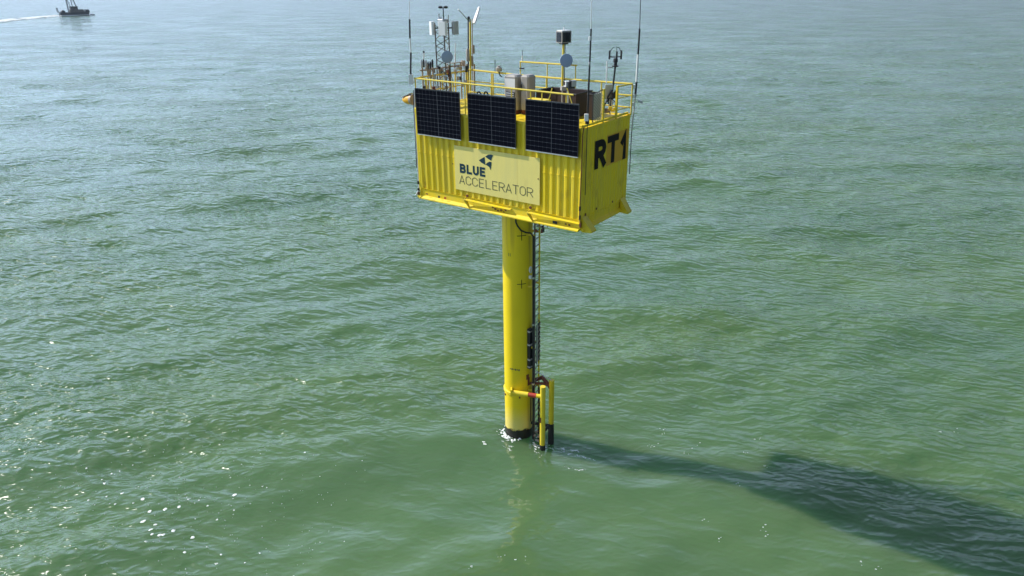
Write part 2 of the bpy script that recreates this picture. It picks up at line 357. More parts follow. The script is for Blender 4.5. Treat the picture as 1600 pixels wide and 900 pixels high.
# ------------------------------------------------------------------ pile
L, W, H = 6.06, 2.711, 2.885
pile = thing('monopile', (PX, PY, SEA), 'tall yellow steel pile standing in the sea and carrying the container', 'pile')
MB().lathe((PX, PY, -11.5), [(PR, 0), (PR, 11.50)], 64).build('shaft', 'pile', pile, smooth='auto')
MB().lathe((PX, PY, -6.90), [(PR+0.004, 0), (PR+0.035, 0.02), (PR+0.035, 0.11), (PR+0.004, 0.13)], 64).build('band', 'yellow', pile, smooth='auto')
MB().lathe((PX, PY, -0.26), [(PR+0.003, 0), (PR+0.16, 0.20), (PR+0.16, 0.255)], 48).build('top_flange', 'yellow', pile, smooth='auto')
def on_pile(px, py, r=PR+0.004):
    d = _f + CR*(px-800)/FPX + CU*(450-py)/FPX
    o = CAM[:2]-np.array([PX, PY]); a = d[:2]@d[:2]; b = o@d[:2]; c = o@o-r*r
    return CAM+d*((-b-math.sqrt(max(b*b-a*c, 0)))/a)
def curved_patch(az, z, hw, hh, r=PR+0.004, d=0.004, n=6):
    m = MB(); vs = []
    for k, rr in enumerate((r, r+d)):
        for i in range(n+1):
            a = az+(i/n*2-1)*hw/r
            for zz in (z-hh, z+hh): vs.append((PX+rr*math.cos(a), PY+rr*math.sin(a), zz))
    q = 2*(n+1); fs = []
    for i in range(n): fs += [(q+2*i, q+2*i+2, q+2*i+3, q+2*i+1), (2*i, 2*i+1, 2*i+3, 2*i+2), (2*i, 2*i+2, q+2*i+2, q+2*i), (2*i+1, q+2*i+1, q+2*i+3, 2*i+3)]
    fs += [(0, q, q+1, 1), (2*n, 2*n+1, q+2*n+1, q+2*n)]
    return m.add(vs, fs)
for px, py in ((815, 368.5), (815, 444)):
    p = on_pile(px, py); az = math.atan2(p[1]-PY, p[0]-PX)
    c = curved_patch(az, p[2], 0.150, 0.011).build('cross_mark', 'blackpaint', pile)
    curved_patch(az, p[2], 0.011, 0.155, r=PR+0.006).build('cross_upright', 'blackpaint', c)
    for k, dd in enumerate((0.24, 0.29)):
        curved_patch(az+dd/PR, p[2]-0.02, 0.007, 0.06).build('tick_mark', 'yellow_rusty', pile)
p = on_pile(796, 398); az = math.atan2(p[1]-PY, p[0]-PX)
for dx in (-0.03, 0.03): curved_patch(az+dx/PR, p[2], 0.007, 0.055, n=2).build('number_mark', 'letter', pile)
for i in range(6):
    p = on_pile(797.5+i*2.7, 576.0+0.5*i); az = math.atan2(p[1]-PY, p[0]-PX)
    curved_patch(az, p[2]+rnd.uniform(-.006, .006), 0.016+0.008*(i % 2), 0.022+0.010*((i*3) % 2), n=2).build('stencil_mark', 'letter', pile)
for px, py in ((790, 616), (812, 612.5), (812.6, 617), (812, 621)):
    p = on_pile(px, py); az = math.atan2(p[1]-PY, p[0]-PX)
    curved_patch(az, p[2], 0.022, 0.035, n=2, d=0.02).build('band_bolt', 'rust', pile)
for px, py, hw, hh in ((824.5, 589, .06, .10), (826, 596, .05, .16), (829.5, 640, .04, .50)):
    p = on_pile(px, py); az = math.atan2(p[1]-PY, p[0]-PX)
    curved_patch(az, p[2], hw, hh, n=4).build('rust_patch', 'rust', pile)

# ------------------------------------------------------------------ container
cont = thing('equipment_container', (L/2, W/2, 0), 'yellow corrugated steel container on top of the pile, marked RT1 on its end', 'container')
def corrug(axis, n, flat, depth, z0, z1, a0, a1, face, out):
    """trapezoid sheet; axis 'x' runs along x at y=face, outward sign out"""
    pitch = (a1-a0)/n; prof = []
    for i in range(n):
        s0 = a0+i*pitch; w = pitch*0.28; t = pitch*0.22
        prof += [(s0, 0), (s0+w, 0), (s0+w+t, depth), (s0+2*w+t, depth)]
    prof.append((a1, 0)); vs = []
    for zz in (z0, z1):
        for a, d in prof:
            q = face-out*d
            vs.append((a, q, zz) if axis == 'x' else (q, a, zz))
    k = len(prof); fs = [(i, i+1, k+i+1, k+i) for i in range(k-1)]
    if (axis == 'x') == (out > 0): fs = [f[::-1] for f in fs]
    return MB().add(vs, fs), prof
fw, prof = corrug('x', 25, 0, 0.052, 0.36, 2.82, 0.06, L-0.05, 0.0, -1); fw.build('front_wall', 'yellow', cont)
m = MB()                                                  # weld seam that follows the corrugation
for (a, d), (b, e) in zip(prof, prof[1:]):
    m.obox(((a+b)/2, (d+e)/2-0.002, 1.535), ((b-a)/2, (e-d)/2, 0), (0, 0.012, 0), (0, 0, 0.013))
m.build('weld_seam', 'yellow', cont)
corrug('y', 18, 0, 0.020, 0.30, 2.82, 0.05, W-0.05, L, 1)[0].build('end_wall', 'yellow', cont)
corrug('y', 18, 0, 0.020, 0.30, 2.82, 0.05, W-0.05, 0.0, -1)[0].build('end_wall', 'yellow', cont)
corrug('x', 25, 0, 0.040, 0.36, 2.82, 0.06, L-0.05, W, 1)[0].build('back_wall', 'yellow', cont)
for x, y in ((0.0, 0.0), (L-0.05, 0.0), (0.0, W-0.05), (L-0.05, W-0.05)):
    w = 0.06 if x == 0 else 0.05
    MB().box((x, y-0.004 if y == 0 else y, 0.10), (x+w, y+0.05+(0.004 if y else 0), 2.88)).build('corner_post', 'yellow', cont)
    MB().bbox((x-0.012, y-0.014 if y == 0 else y-0.06, 2.76), (x+w+0.04 if x == 0 else x+w+0.012, y+0.11 if y == 0 else y+0.066, 2.905), 0.012).build('corner_casting', 'yellow', cont)
m = MB(); m.box((0.062, -0.006, 2.80), (L-0.052, 0.05, 2.872)); m.build('top_rail', 'yellow', cont)
MB().box((0.062, W-0.05, 2.80), (L-0.052, W+0.006, 2.872)).build('top_rail', 'yellow', cont)
MB().box((L-0.05, 0.052, 2.80), (L+0.006, W-0.052, 2.87)).build('top_rail', 'yellow', cont)
MB().box((-0.006, 0.052, 2.80), (0.06, W-0.052, 2.87)).build('top_rail', 'yellow', cont)
m = MB()                                                  # roof sheet with shallow cross ribs
xs = np.linspace(0.06, L-0.05, 61); vs = [(x, y, 2.850+(0.022 if i % 4 in (1, 2) else 0)) for i, x in enumerate(xs) for y in (0.05, W-0.05)]
m.add(vs, [(2*i, 2*i+2, 2*i+3, 2*i+1) for i in range(60)]).build('roof', 'yellow', cont)
MB().box((0.05, 0.05, 0.12), (L-0.05, W-0.05, 0.20)).build('floor', 'yellow', cont)
# base frame: recessed web with an outward foot flange and triangular end plates
def base(ax, a0, a1, face, out, name):
    m = MB()
    def P(a, d, z): return (a, face+out*d, z) if ax == 'x' else (face+out*d, a, z)
    sec = [(0.002, 0.36), (-0.030, 0.30), (-0.030, 0.115), (0.085, 0.05), (0.085, 0.018), (-0.06, 0.018), (-0.06, 0.355)]
    m.prism([P(a0, d, z) for d, z in sec], np.array(P(a1, 0, 0))-np.array(P(a0, 0, 0)))
    return m.build(name, 'yellow', cont)
base('x', 0.02, L-0.02, 0.0, -1, 'base_beam'); base('x', 0.02, L-0.02, W, 1, 'base_beam')
base('y', 0.07, W-0.07, L, 1, 'base_beam'); base('y', 0.07, W-0.07, 0.0, -1, 'base_beam')
for px in ((727, 312), (825.5, 330)):
    x = on(1, -0.05, *px)[0]
    g = MB().prism([(x, -0.032, 0.352), (x, -0.125, 0.300), (x, -0.135, 0.270), (x+0.20, -0.087, 0.006), (x+0.20, -0.032, 0.006)], (0.012, 0, 0)); g.build('gusset', 'yellow', cont)
    MB().prism([(x+0.014, -0.128, 0.298), (x+1.72, -0.060, 0.250), (x+1.72, -0.060, 0.238), (x+0.014, -0.128, 0.286)], (0, 0.09, 0.02)).build('foot_ledge', 'yellow', cont)
for y, s in ((0.10, 1), (W-0.10, -1)):                    # corner feet flaring out of the shaded end
    MB().prism([(L+0.004, y, 0.40), (L+0.30, y+0.05*s, 0.03), (L+0.30, y+0.05*s, -0.02), (L+0.004, y, -0.03)], (0, 0.26*s, 0)).build('corner_foot', 'yellow_rusty', cont)
MB().prism([(-0.004, 0.04, 0.22), (-0.16, 0.04, 0.06), (-0.16, 0.04, 0.0), (-0.004, 0.04, -0.01)], (0, 0.2, 0)).build('corner_foot', 'yellow_rusty', cont)
def hole(px, py, w, h, m='black', name='drain_hole'):
    p = on(1, -0.031, px, py); MB().box((p[0]-w, -0.036, p[2]-h), (p[0]+w, -0.031, p[2]+h)).build(name, m, cont)
hole(867, 347.5, 0.075, 0.042); hole(686, 307.5, 0.04, 0.035); hole(695.5, 309.5, 0.035, 0.035, 'red', 'red_reflector'); hole(889.5, 351.5, 0.03, 0.025, 'rust', 'rust_patch')
for px, py, w, h in ((770, 324, .03, .02), (774, 326.5, .04, .028), (778, 329, .035, .02), (783, 328.5, .03, .03), (787, 331, .03, .014), (790, 328.5, .035, .02), (667, 303, .05, .02), (884, 350, .03, .02)):
    hole(px, py, w, h, 'rust', 'rust_patch')
for px, py, w, h in ((951, 324, .06, .02), (938, 348, .05, .03), (942, 340.5, .05, .03), (957, 315, .03, .03), (915, 336, .03, .05), (932, 326, .03, .03), (965, 322, .02, .05)):
    p = on(0, L+0.002, px, py)
    if p[2] > 0.36: MB().box((L+0.001, p[1]-w, p[2]-h), (L+0.006, p[1]+w, p[2]+h)).build('stain_patch', 'rust', cont)
for px, py in ((730, 306), (828.6, 324.5)):
    p = on(1, -0.01, px, py); MB().lathe((p[0], 0.0, p[2]), [(0.045, 0), (0.045, 0.02), (0.02, 0.022)], 10, (0, -1, 0)).build('lashing_ring', 'rust', cont, smooth='auto')

# stroke lettering ------------------------------------------------
def arc(cx, cy, rx, ry, a0, a1, n=6): return [(cx+rx*math.cos(math.radians(a0+(a1-a0)*i/n)), cy+ry*math.sin(math.radians(a0+(a1-a0)*i/n))) for i in range(n+1)]
GL = {
 'A': [[(0, 0), (.5, 1), (1, 0)], [(.19, .30), (.81, .30)]],
 'B': [[(0, .5), (0, 1), (.6, 1)]+arc(.6, .76, .36, .24, 90, -90)[1:]+[('in', .52)], [(0, .56), (0, 0), (.62, 0)]+arc(.62, .26, .38, .26, -90, 90)[1:]],
 'C': [[(1, .78)]+arc(.5, .68, .5, .32, 20, 180, 8)+arc(.5, .32, .5, .32, 180, 340, 8)+[(1, .22)]],
 'E': [[(1, 1), (0, 1), (0, 0), (1, 0)], [(.04, .52), (.86, .52)]],
 'L': [[(0, 1), (0, 0), (1, 0)]],
 'O': [arc(.5, .68, .5, .32, 0, 180, 8)+arc(.5, .32, .5, .32, 180, 360, 8)+[(1, .68)]],
 'R': [[(0, 0), (0, 1), (.58, 1)]+arc(.58, .74, .42, .26, 90, -90)[1:]+[('in', .48)], [(.52, .46), (1, 0)]],
 'T': [[(0, 1), (1, 1)], [(.5, .97), (.5, 0)]],
 'U': [[(0, 1), (0, .32)]+arc(.5, .32, .5, .32, 180, 360, 8)+[(1, 1)]],
 '1': [[(.0, .72), (.62, 1), (.62, 0)]],
}
def strokes(ch, org, ux, uz, nrm, w, h, sw, d=0.004):
    """letter mesh: org lower-left, ux/uz unit axes, nrm outward, stroke width sw"""
    m = MB(); org, ux, uz, nrm = (np.asarray(q, float) for q in (org, ux, uz, nrm))
    for si, pl in enumerate(GL[ch]):
        P = [np.array([sw/2+(sw*1.01/(w-sw) if x == 'in' else x)*(w-sw), sw/2+y*(h-sw)]) for x, y in pl]
        closed = ch == 'O'
        P = [p for i, p in enumerate(P) if i == 0 or np.linalg.norm(p-P[i-1]) > 1e-6]
        lft, rgt = [], []
        for i, p in enumerate(P):
            t0 = (p-P[i-1]) if i else (P[1]-p); t1 = (P[i+1]-p) if i < len(P)-1 else (p-P[i-1])
            t0 = t0/np.linalg.norm(t0); t1 = t1/np.linalg.norm(t1)
            n0 = np.array([-t0[1], t0[0]]); n1 = np.array([-t1[1], t1[0]]); q = n0+n1; q = q/np.linalg.norm(q)
            k = min(1/max(q@n0, 0.3), 1.9)*sw/2
            e = np.zeros(2)
            if i == 0: e = -t0*sw/2*0.98
            if i == len(P)-1: e = t1*sw/2*0.98
            if (i == 0 and si) or closed: e *= 0
            lft.append(p+q*k+e); rgt.append(p-q*k+e)
        n = len(P); dd = d+0.0012*si
        vs = [org+ux*p[0]+uz*p[1]+nrm*z for z in (0.0005, dd) for p in lft+rgt]
        fs = []
        for i in range(n-1):
            fs += [(2*n+i, 2*n+n+i, 2*n+n+i+1, 2*n+i+1), (i, i+1, 2*n+i+1, 2*n+i), (n+i, 3*n+i, 3*n+i+1, n+i+1)]
        fs += [(0, 2*n, 3*n, n), (n-1, 2*n-1, 4*n-1, 3*n-1)]
        m.add(vs, fs)
    return m
X, Z = np.array([1., 0, 0]), np.array([0, 0, 1.]); NY = np.array([0, -1., 0])
# name board on the front wall
sb = thing('sign_board', (3.15, -0.03, 0.56), 'cream sign board reading BLUE ACCELERATOR with a dark teal bird emblem', 'sign')
MB().box((1.56, -0.022, 0.555), (3.928, -0.006, 1.925)).build('board_panel', 'sign', sb)
MB().box((3.934, -0.023, 0.555), (4.715, -0.006, 1.925)).build('board_panel', 'sign', sb)
BY = -0.0235
x = 1.765
for ch, w in zip('BLUE', (0.225, 0.20, 0.225, 0.20)):
    strokes(ch, (x, BY, 1.105), X, Z, NY, w, 0.285, 0.068).build('letter', 'teal', sb); x += w+0.044
adv = 2.80/11
for i, ch in enumerate('ACCELERATOR'):
    w = 0.215 if ch not in 'LE' else 0.185
    strokes(ch, (1.725+i*adv+(0.015 if ch in 'LE' else 0), BY, 0.755), X, Z, NY, w, 0.275, 0.020).build('letter', 'letter', sb)
def logo(pts):
    P = []
    for cx, cy in pts:
        p = on(1, BY-0.001, 700+cx/9, 225+cy/9); P.append((p[0], BY, p[2]))
    MB().prism(P, (0, -0.004, 0)).build('emblem_piece', 'teal', sb)
logo([(434, 228), (470, 205), (513, 183), (519, 240), (524, 292), (470, 262)])
logo([(523, 176), (565, 150), (606, 148), (636, 160), (618, 190), (606, 235), (560, 205)])
logo([(529, 288), (552, 262), (585, 248), (612, 256), (608, 300), (599, 366), (580, 322)])
logo([(524, 186), (535, 182), (600, 238), (590, 243), (560, 240)]) if False else None
for px, py in ((707.5, 256), (841, 279.5)):
    p = on(1, BY, px, py); MB().lathe((p[0], BY+0.001, p[2]), [(0.02, 0), (0.02, 0.01)], 8, (0, -1, 0)).build('screw', 'rust', sb)

# RT1 on the shaded end
YY = np.array([0, 1., 0]); NX = np.array([1., 0, 0])
for (y0, y1) in ((1.36, 2.10), (2.104, 2.66)):
    MB().box((L+0.0005, y0, 1.60), (L+0.004, y1, 2.47)).build('marking_sheet', 'orange', cont)
for ch, y0, w, h, z in (('R', 0.70, 0.62, 0.80, 1.63), ('T', 1.40, 0.66, 0.80, 1.64), ('1', 2.20, 0.42, 0.82, 1.60)):
    strokes(ch, (L+0.006, y0, z), YY, Z, NX, w, h, 0.195, d=0.005).build('letter', 'blackpaint', cont)

# ------------------------------------------------------------------ solar panels
cell_me = None
PZ0, PZ1 = 2.118, 3.530
for i, (x0, x1, lab) in enumerate(((0.17, 1.93, 'black solar panel at the left end of the front wall'),
                                   (2.24, 3.955, 'black solar panel in the middle of the row of three'),
                                   (4.30, 6.005, 'black solar panel nearest the shaded RT1 end'))):
    t = thing('solar_panel', ((x0+x1)/2, -0.1, PZ0), lab, 'solar panel', 'solar panels hung along the top of the front wall')
    F = 0.022
    for nm, lo, hi in (('frame_rail', (x0, -0.125, PZ0), (x1, -0.085, PZ0+F)), ('frame_rail', (x0, -0.125, PZ1-F), (x1, -0.085, PZ1)),
                       ('frame_side', (x0, -0.125, PZ0+F), (x0+0.010, -0.085, PZ1-F)), ('frame_side', (x1-0.010, -0.125, PZ0+F), (x1, -0.085, PZ1-F))):
        MB().box(lo, hi).build(nm, 'alu' if nm == 'frame_rail' and lo[2] == PZ0 else 'blackmetal', t)
    for k in range(4):
        xb = x0+0.15+k*(x1-x0-0.3)/3
        MB().box((xb-0.02, -0.084, PZ0+0.05), (xb+0.02, -0.008, PZ0+0.09)).build('bracket', 'steel', t)
        tube('stay', [(xb, -0.07, PZ1-0.15), (xb, 0.03, 2.88)], 0.012, 'steel', t)
    xm = (x0+x1)/2
    for a, b in ((x0+0.012, xm-0.003), (xm+0.003, x1-0.012)):
        md = MB().box((a, -0.112, PZ0+F+0.002), (b, -0.090, PZ1-F-0.002)).build('module', 'backsheet', t)
        nc, nr = 6, 10; cw = (b-a-0.008)/nc; chh = (PZ1-PZ0-2*F-0.012)/nr
        if cell_me is None:
            q = MB(); g = 0.004; bv = 0.010; ww, hh = 0.140/2-g, 0.135/2-g
            ww = cw/2-g; hh = chh/2-g
            q.prism([(-ww+bv, 0, -hh), (ww-bv, 0, -hh), (ww, 0, -hh+bv), (ww, 0, hh-bv), (ww-bv, 0, hh), (-ww+bv, 0, hh), (-ww, 0, hh-bv), (-ww, 0, -hh+bv)], (0, -0.003, 0))
            o = q.build('cell', 'cell'); cell_me = o.data; bpy.data.objects.remove(o)
        for r in range(nr):
            for c in range(nc):
                o = bpy.data.objects.new('cell', cell_me); col.objects.link(o); o.parent = md
                o.location = (a+0.004+(c+.5)*cw-t.location.x, -0.1125-t.location.y, PZ0+F+0.006+(r+.5)*chh-t.location.z)
                o.rotation_euler = (rnd.gauss(0, .004), 0, rnd.gauss(0, .004))

# ------------------------------------------------------------------ handrails on the roof
RZ = 3.745
fr = thing('handrail', (2.8, 0.05, 2.88), 'yellow handrail along the front edge behind the solar panels', 'handrail', 'handrails round the roof')
tube('top_rail', [(0.02, 0.05, RZ+0.04), (1.9, 0.05, RZ+0.02), (3.9, 0.05, RZ), (5.72, 0.05, RZ-0.02)], 0.024, 'yellow_rail', fr)
for x in (0.5, 1.55, 2.0, 2.98, 3.70, 4.35, 4.72, 5.50): tube('post', [(x, 0.06, 2.86), (x, 0.06, RZ+0.01)], 0.018, 'yellow_rail', fr)
tube('brace', [(5.50, 0.08, RZ+0.14), (5.73, 0.02, 3.45)], 0.012, 'yellow_rail', fr)
tube('brace', [(5.02, 0.10, RZ+0.10), (4.93, 0.06, RZ-0.25)], 0.014, 'yellow_rail', fr)
le = thing('handrail', (0.0, 1.3, 2.88), 'yellow handrail across the left end beside the lattice mast', 'handrail', 'handrails round the roof')
tube('top_rail', [(0.0, 0.08, RZ+0.03), (-0.02, 0.7, RZ+0.03), (-0.02, 2.60, RZ)], 0.022, 'yellow_rail', le)
tube('mid_rail', [(0.0, 0.08, 3.35), (-0.02, 2.60, 3.32)], 0.018, 'yellow_rail', le)
for y in (0.10, 0.55, 0.80, 1.35, 2.0, 2.55): tube('post', [(0.0, y, 2.86), (0.0, y, RZ)], 0.02, 'yellow_rail', le)
bk = thing('handrail', (3, 2.65, 2.88), 'long yellow handrail along the rear edge of the roof', 'handrail', 'handrails round the roof')
tube('top_rail', [(-0.10, 2.65, RZ+0.05), (2.2, 2.65, RZ), (4.3, 2.65, RZ-0.01), (6.11, 2.65, RZ)], 0.028, 'yellow_rail', bk)
tube('mid_rail', [(0.0, 2.65, 3.42), (6.11, 2.65, 3.42)], 0.02, 'yellow_rail', bk)
tube('low_rail', [(0.0, 2.65, 3.08), (6.11, 2.65, 3.08)], 0.02, 'yellow_rail', bk)
for x in (0.0, 1.0, 1.06, 2.13, 3.15, 4.16, 5.1, 6.11): tube('post', [(x, 2.65, 2.86), (x, 2.65, RZ-0.02)], 0.022, 'yellow_rail', bk)
ur = thing('handrail', (3.2, 2.68, 3.74), 'raised yellow rail standing above the rear handrail behind the dish pole', 'handrail', 'handrails round the roof')
tube('top_rail', [(2.13, 2.68, 4.15), (4.22, 2.68, 4.15)], 0.024, 'yellow_rail', ur)
for x in (2.13, 3.15, 4.17): tube('post', [(x, 2.69, 3.10), (x, 2.69, 4.14)], 0.017, 'yellow_rail', ur)
MB().box((2.11, 2.66, 3.93), (2.28, 2.70, 3.97)).build('clamp', 'blackmetal', ur)
re_ = thing('handrail', (6.03, 1.9, 2.88), 'yellow end rail with a thick post above the RT1 marking', 'handrail', 'handrails round the roof')
for y in (1.13, 1.90): MB().box((6.0, y-0.035, 2.86), (6.05, y+0.035, RZ+0.03)).build('post', 'yellow', re_)
tube('top_rail', [(6.03, 1.92, RZ), (6.08, 2.62, RZ)], 0.022, 'yellow_rail', re_)
for z in (3.42, 3.10): tube('mid_rail', [(6.03, 1.94, z), (6.08, 2.62, z)], 0.014, 'yellow_rail', re_)
MB().box((6.0, 0.06, 2.90), (6.045, 2.62, 2.955)).build('toe_board', 'yellow', re_)
mp_ = thing('grating_panel', (6.03, 0.85, 2.9), 'grey diagonal grating panel standing on the roof edge above the R', 'grating')
for k in range(15):
    y0 = 0.58; y1 = 1.09; z = 2.78+k*0.082
    a = np.array([6.02, y0, z+0.22]); b = np.array([6.02, y1, z-0.16])
    # clip the slat to the panel's height
    def clipz(a, b, lo, hi):
        d = b-a; t0, t1 = 0.0, 1.0
        for lim, sg in ((lo, 1), (hi, -1)):
            if abs(d[2]) > 1e-9:
                tt = (lim-a[2])/d[2]
                if d[2]*sg > 0: t0 = max(t0, tt)
                else: t1 = min(t1, tt)
        return (a+d*t0, a+d*t1) if t1-t0 > 0.06 else None
    q = clipz(a, b, 2.93, 3.70)
    if q: MB().tube(q, 0.014, 4).build('slat', 'white', mp_)
MB().tube([(6.02, 0.57, 2.90), (6.02, 0.57, 3.70), (6.02, 1.09, 3.76)], 0.014, 6).build('frame', 'blackmetal', mp_)
MB().tube([(6.02, 0.57, 3.02), (6.02, 1.09, 3.12)], 0.012, 6).build('frame', 'blackmetal', mp_)

# ------------------------------------------------------------------ lattice mast and its antennas
MX, MY = 0.0, 1.5
mast = thing('lattice_mast', (MX, MY, 2.87), 'slim steel lattice mast at the left end of the roof', 'mast')
hw = 0.21
legs = [(MX-hw*0.7, MY-hw, 0), (MX+hw*0.7, MY-hw*0.6, 0), (MX, MY+hw*1.25, 0)]
ZT = 5.30
for x, y, _ in legs: tube('mast_leg', [(x, y, 2.87), (x, y, ZT)], 0.021, 'darksteel', mast, n=6)
nb = 11
for s in range(3):
    a, b = legs[s], legs[(s+1) % 3]
    for k in range(nb):
        z0 = 2.95+k*(ZT-3.0)/nb; z1 = z0+(ZT-3.0)/nb
        p, q = ((a, b) if k % 2 else (b, a))
        MB().tube([(p[0], p[1], z0), (q[0], q[1], z1)], 0.011, 5).build('brace', 'oldsteel' if (k+s) % 3 == 0 else 'darksteel', mast)
tube('top_pole', [(MX, MY+0.05, ZT-0.3), (MX, MY+0.05, 5.62)], 0.018, 'blackmetal', mast)
MB().bbox((MX-0.12, MY-0.13, 5.30), (MX+0.12, MY+0.16, 5.42), 0.02).build('head_plate', 'steel', mast)
# three sector antennas round the head
VR = np.array([CR[0], CR[1], 0])/np.hypot(CR[0], CR[1]); VF = np.array([-VR[1], VR[0], 0])
def slab(c, right, w, d, h, b=0.02):
    right = np.asarray(right, float); fw_ = np.array([-right[1], right[0], 0]); c = np.asarray(c, float)
    poly = [(-w+b, -d), (w-b, -d), (w, -d+b), (w, d-b), (w-b, d), (-w+b, d), (-w, d-b), (-w, -d+b)]
    return MB().prism([c+right*x+fw_*y-np.array([0, 0, h]) for x, y in poly], (0, 0, 2*h))
def rot(v, deg):
    a = math.radians(deg); return np.array([v[0]*math.cos(a)-v[1]*math.sin(a), v[0]*math.sin(a)+v[1]*math.cos(a), 0])
C0 = np.array([MX, MY+0.03, 5.15])
for dr, df, deg, w, lab in ((-0.01, -0.20, -32, 0.165, 'broad white sector antenna on the front of the lattice mast'),
                            (-0.37, 0.06, -62, 0.13, 'white sector antenna on the left side of the lattice mast'),
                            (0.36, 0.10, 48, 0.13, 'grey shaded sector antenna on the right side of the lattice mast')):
    c = C0+VR*dr+VF*df
    t = thing('sector_antenna', c-np.array([0, 0, .2]), lab, 'antenna', 'sector antennas on the lattice mast')
    rr = rot(VR, deg)
    slab(c, rr, w, 0.055, 0.20, 0.04).build('radome', 'white' if dr < 0.1 else 'steel', t)  # right-hand radome is grey metal: its shade is put into the colour
    bk_ = np.array([-rr[1], rr[0], 0])
    slab(c+bk_*0.075, rr, w*0.6, 0.018, 0.16, 0.01).build('back_plate', 'blackmetal', t)
    tube('mount_arm', [c+bk_*0.08, np.array([MX, MY, 5.15])], 0.02, 'blackmetal', t)
ws = thing('weather_sensor', (MX, MY+0.05, 5.62), 'small black double cup wind sensor on the tip of the lattice mast', 'sensor')
tube('stem', [(MX, MY+0.05, 5.42), (MX, MY+0.05, 5.74)], 0.016, 'blackmetal', ws)
for s in (-1, 1): MB().lathe(np.array([MX, MY+0.05, 5.76])+VR*0.08*s, [(0.02, -0.035), (0.07, -0.025), (0.075, 0.02), (0.03, 0.04)], 12).build('cup', 'black', ws, smooth='auto')
for dr, h in ((-0.13, 0.22), (-0.07, 0.14), (0.16, 0.18)):
    p = C0+VR*dr; tube('spur', [p+[0, 0, .18], p+[0, 0, .2+h]], 0.02, 'steel', ws)
def dish(name, c, nrm, r, lab, mount, m='dish'):
    nrm = np.asarray(nrm, float); nrm /= np.linalg.norm(nrm)
    t = thing('dish_antenna', c, lab, 'antenna', 'round dish antennas')
    MB().lathe(c, [(r*0.55, -0.13), (r*0.97, -0.05), (r, -0.02), (r, 0.01), (r*0.97, 0.02), (r*0.5, 0.032), (0.01, 0.036)], 32, nrm).build('radome', m, t, smooth='auto')
    tube('mount_arm', [np.asarray(c)-nrm*0.12, mount], 0.025, 'steel', t)
    return t
d1 = on(0, 0.24, 698.5, 89); dish('d', d1, -VF+VR*0.12+np.array([0, 0, 0.08]), 0.185, 'blue-grey dish antenna low on the lattice mast', (MX, MY, d1[2]))

# twin-tube yellow mast with the slanted white antenna
tm = thing('tube_mast', (-0.05, 2.78, 2.87), 'tall yellow twin-tube mast at the rear left corner of the roof', 'mast')
for px, r, m in ((731.5, 0.022, 'blackmetal'), (734.7, 0.034, 'yellow_rail'), (738, 0.015, 'oldsteel')):
    a = on(0, -0.05, px, 30); b = on(0, -0.05, px+0.6, 148); tube('mast_tube', [b, a], r, m, tm)
for (px, py, r, h, m) in ((739.5, 77, 0.05, 0.14, 'oldsteel'), (731, 86, 0.06, 0.20, 'cabinet'), (737, 95, 0.06, 0.16, 'oldsteel'), (733, 31, 0.05, 0.05, 'steel')):
    p = on(0, -0.05, px, py); MB().lathe(p, [(r*0.8, -h), (r, -h*0.85), (r, h*0.85), (r*0.7, h)], 12).build('clamp_box', m, tm, smooth='auto')
for px in (729.5, 741): 
    a = on(0, -0.05, px, 100); b = on(0, -0.05, px+0.5, 150); tube('stub_post', [b, a], 0.03, 'oldsteel', tm)
wa = thing('blade_antenna', on(0, -0.05, 737, 36), 'slanted white blade antenna with a thin grey rod on the twin-tube mast', 'antenna')
a = on(0, -0.05, 739.5, 36); b = on(0, -0.05, 748.0, 10.5); ax_ = (b-a)/2; n_ = np.cross(ax_, VF); n_ /= np.linalg.norm(n_)
fr1 = -VR*0.80-VF*0.60; fr2 = np.cross(ax_, fr1); fr2 /= np.linalg.norm(fr2); fr1 = np.cross(fr2, ax_); fr1 /= np.linalg.norm(fr1)
MB().prism([a-fr2*0.085, a+fr2*0.085, a+fr2*0.075+ax_*1.2, b+fr2*0.045, b-fr2*0.045, a-fr2*0.075+ax_*0.9], -fr1*0.04).build('blade', 'white', wa)
tube('rod', [on(0, -0.05, 731.5, 31.5), on(0, -0.05, 716, 14.5)], 0.014, 'steel', wa)
for (p, q) in (((741, 35), (752, 26)), ((742, 31), (751, 22))): tube('prong', [on(0, -0.02, *p), on(0, -0.02, *q)], 0.006, 'steel', wa)
MB().lathe(on(0, -0.05, 732.3, 28.5), [(0.03, -0.05), (0.045, -0.03), (0.045, 0.04), (0.02, 0.06)], 10).build('hub', 'blackmetal', wa, smooth='auto')

# instrument rack along the left end rail
rk = thing('instrument_rack', (-0.05, 1.5, 2.9), 'weathered instrument rack of pipes and clamps along the left end of the roof', 'rack')
for y, z in ((0.50, 4.10), (0.74, 4.12), (0.98, 4.20), (1.30, 4.0), (1.75, 4.0), (2.05, 4.05), (2.35, 4.05)):
    tube('upright', [(-0.05, y, 2.87), (-0.05, y, z)], 0.026, 'oldsteel', rk)
for z, y0, y1 in ((3.97, 0.42, 2.55), (3.78, 0.42, 2.55), (4.06, 1.9, 2.6)):
    tube('cross_pipe', [(-0.08, y0, z), (-0.08, y1, z-0.02)], 0.022, 'oldsteel' if z < 4 else 'white', rk)
rr_ = random.Random(3)
for k in range(34):
    y = rr_.uniform(0.42, 2.6); z = rr_.choice([3.97, 3.78, 3.88, 3.55, 3.4])+rr_.uniform(-.06, .06); w = rr_.uniform(.025, .06)
    c = np.array([-0.02+rr_.uniform(-.05, .08), y, z])
    MB().obox(c, rot(VR, rr_.uniform(-40, 40))*w, rot(VF, rr_.uniform(-40, 40))*w*0.7, (0, 0, w*rr_.uniform(.5, 1.6))).build('clamp', rr_.choice(['oldsteel', 'steel', 'cabinet', 'rust', 'oldsteel', 'blackmetal']), rk)
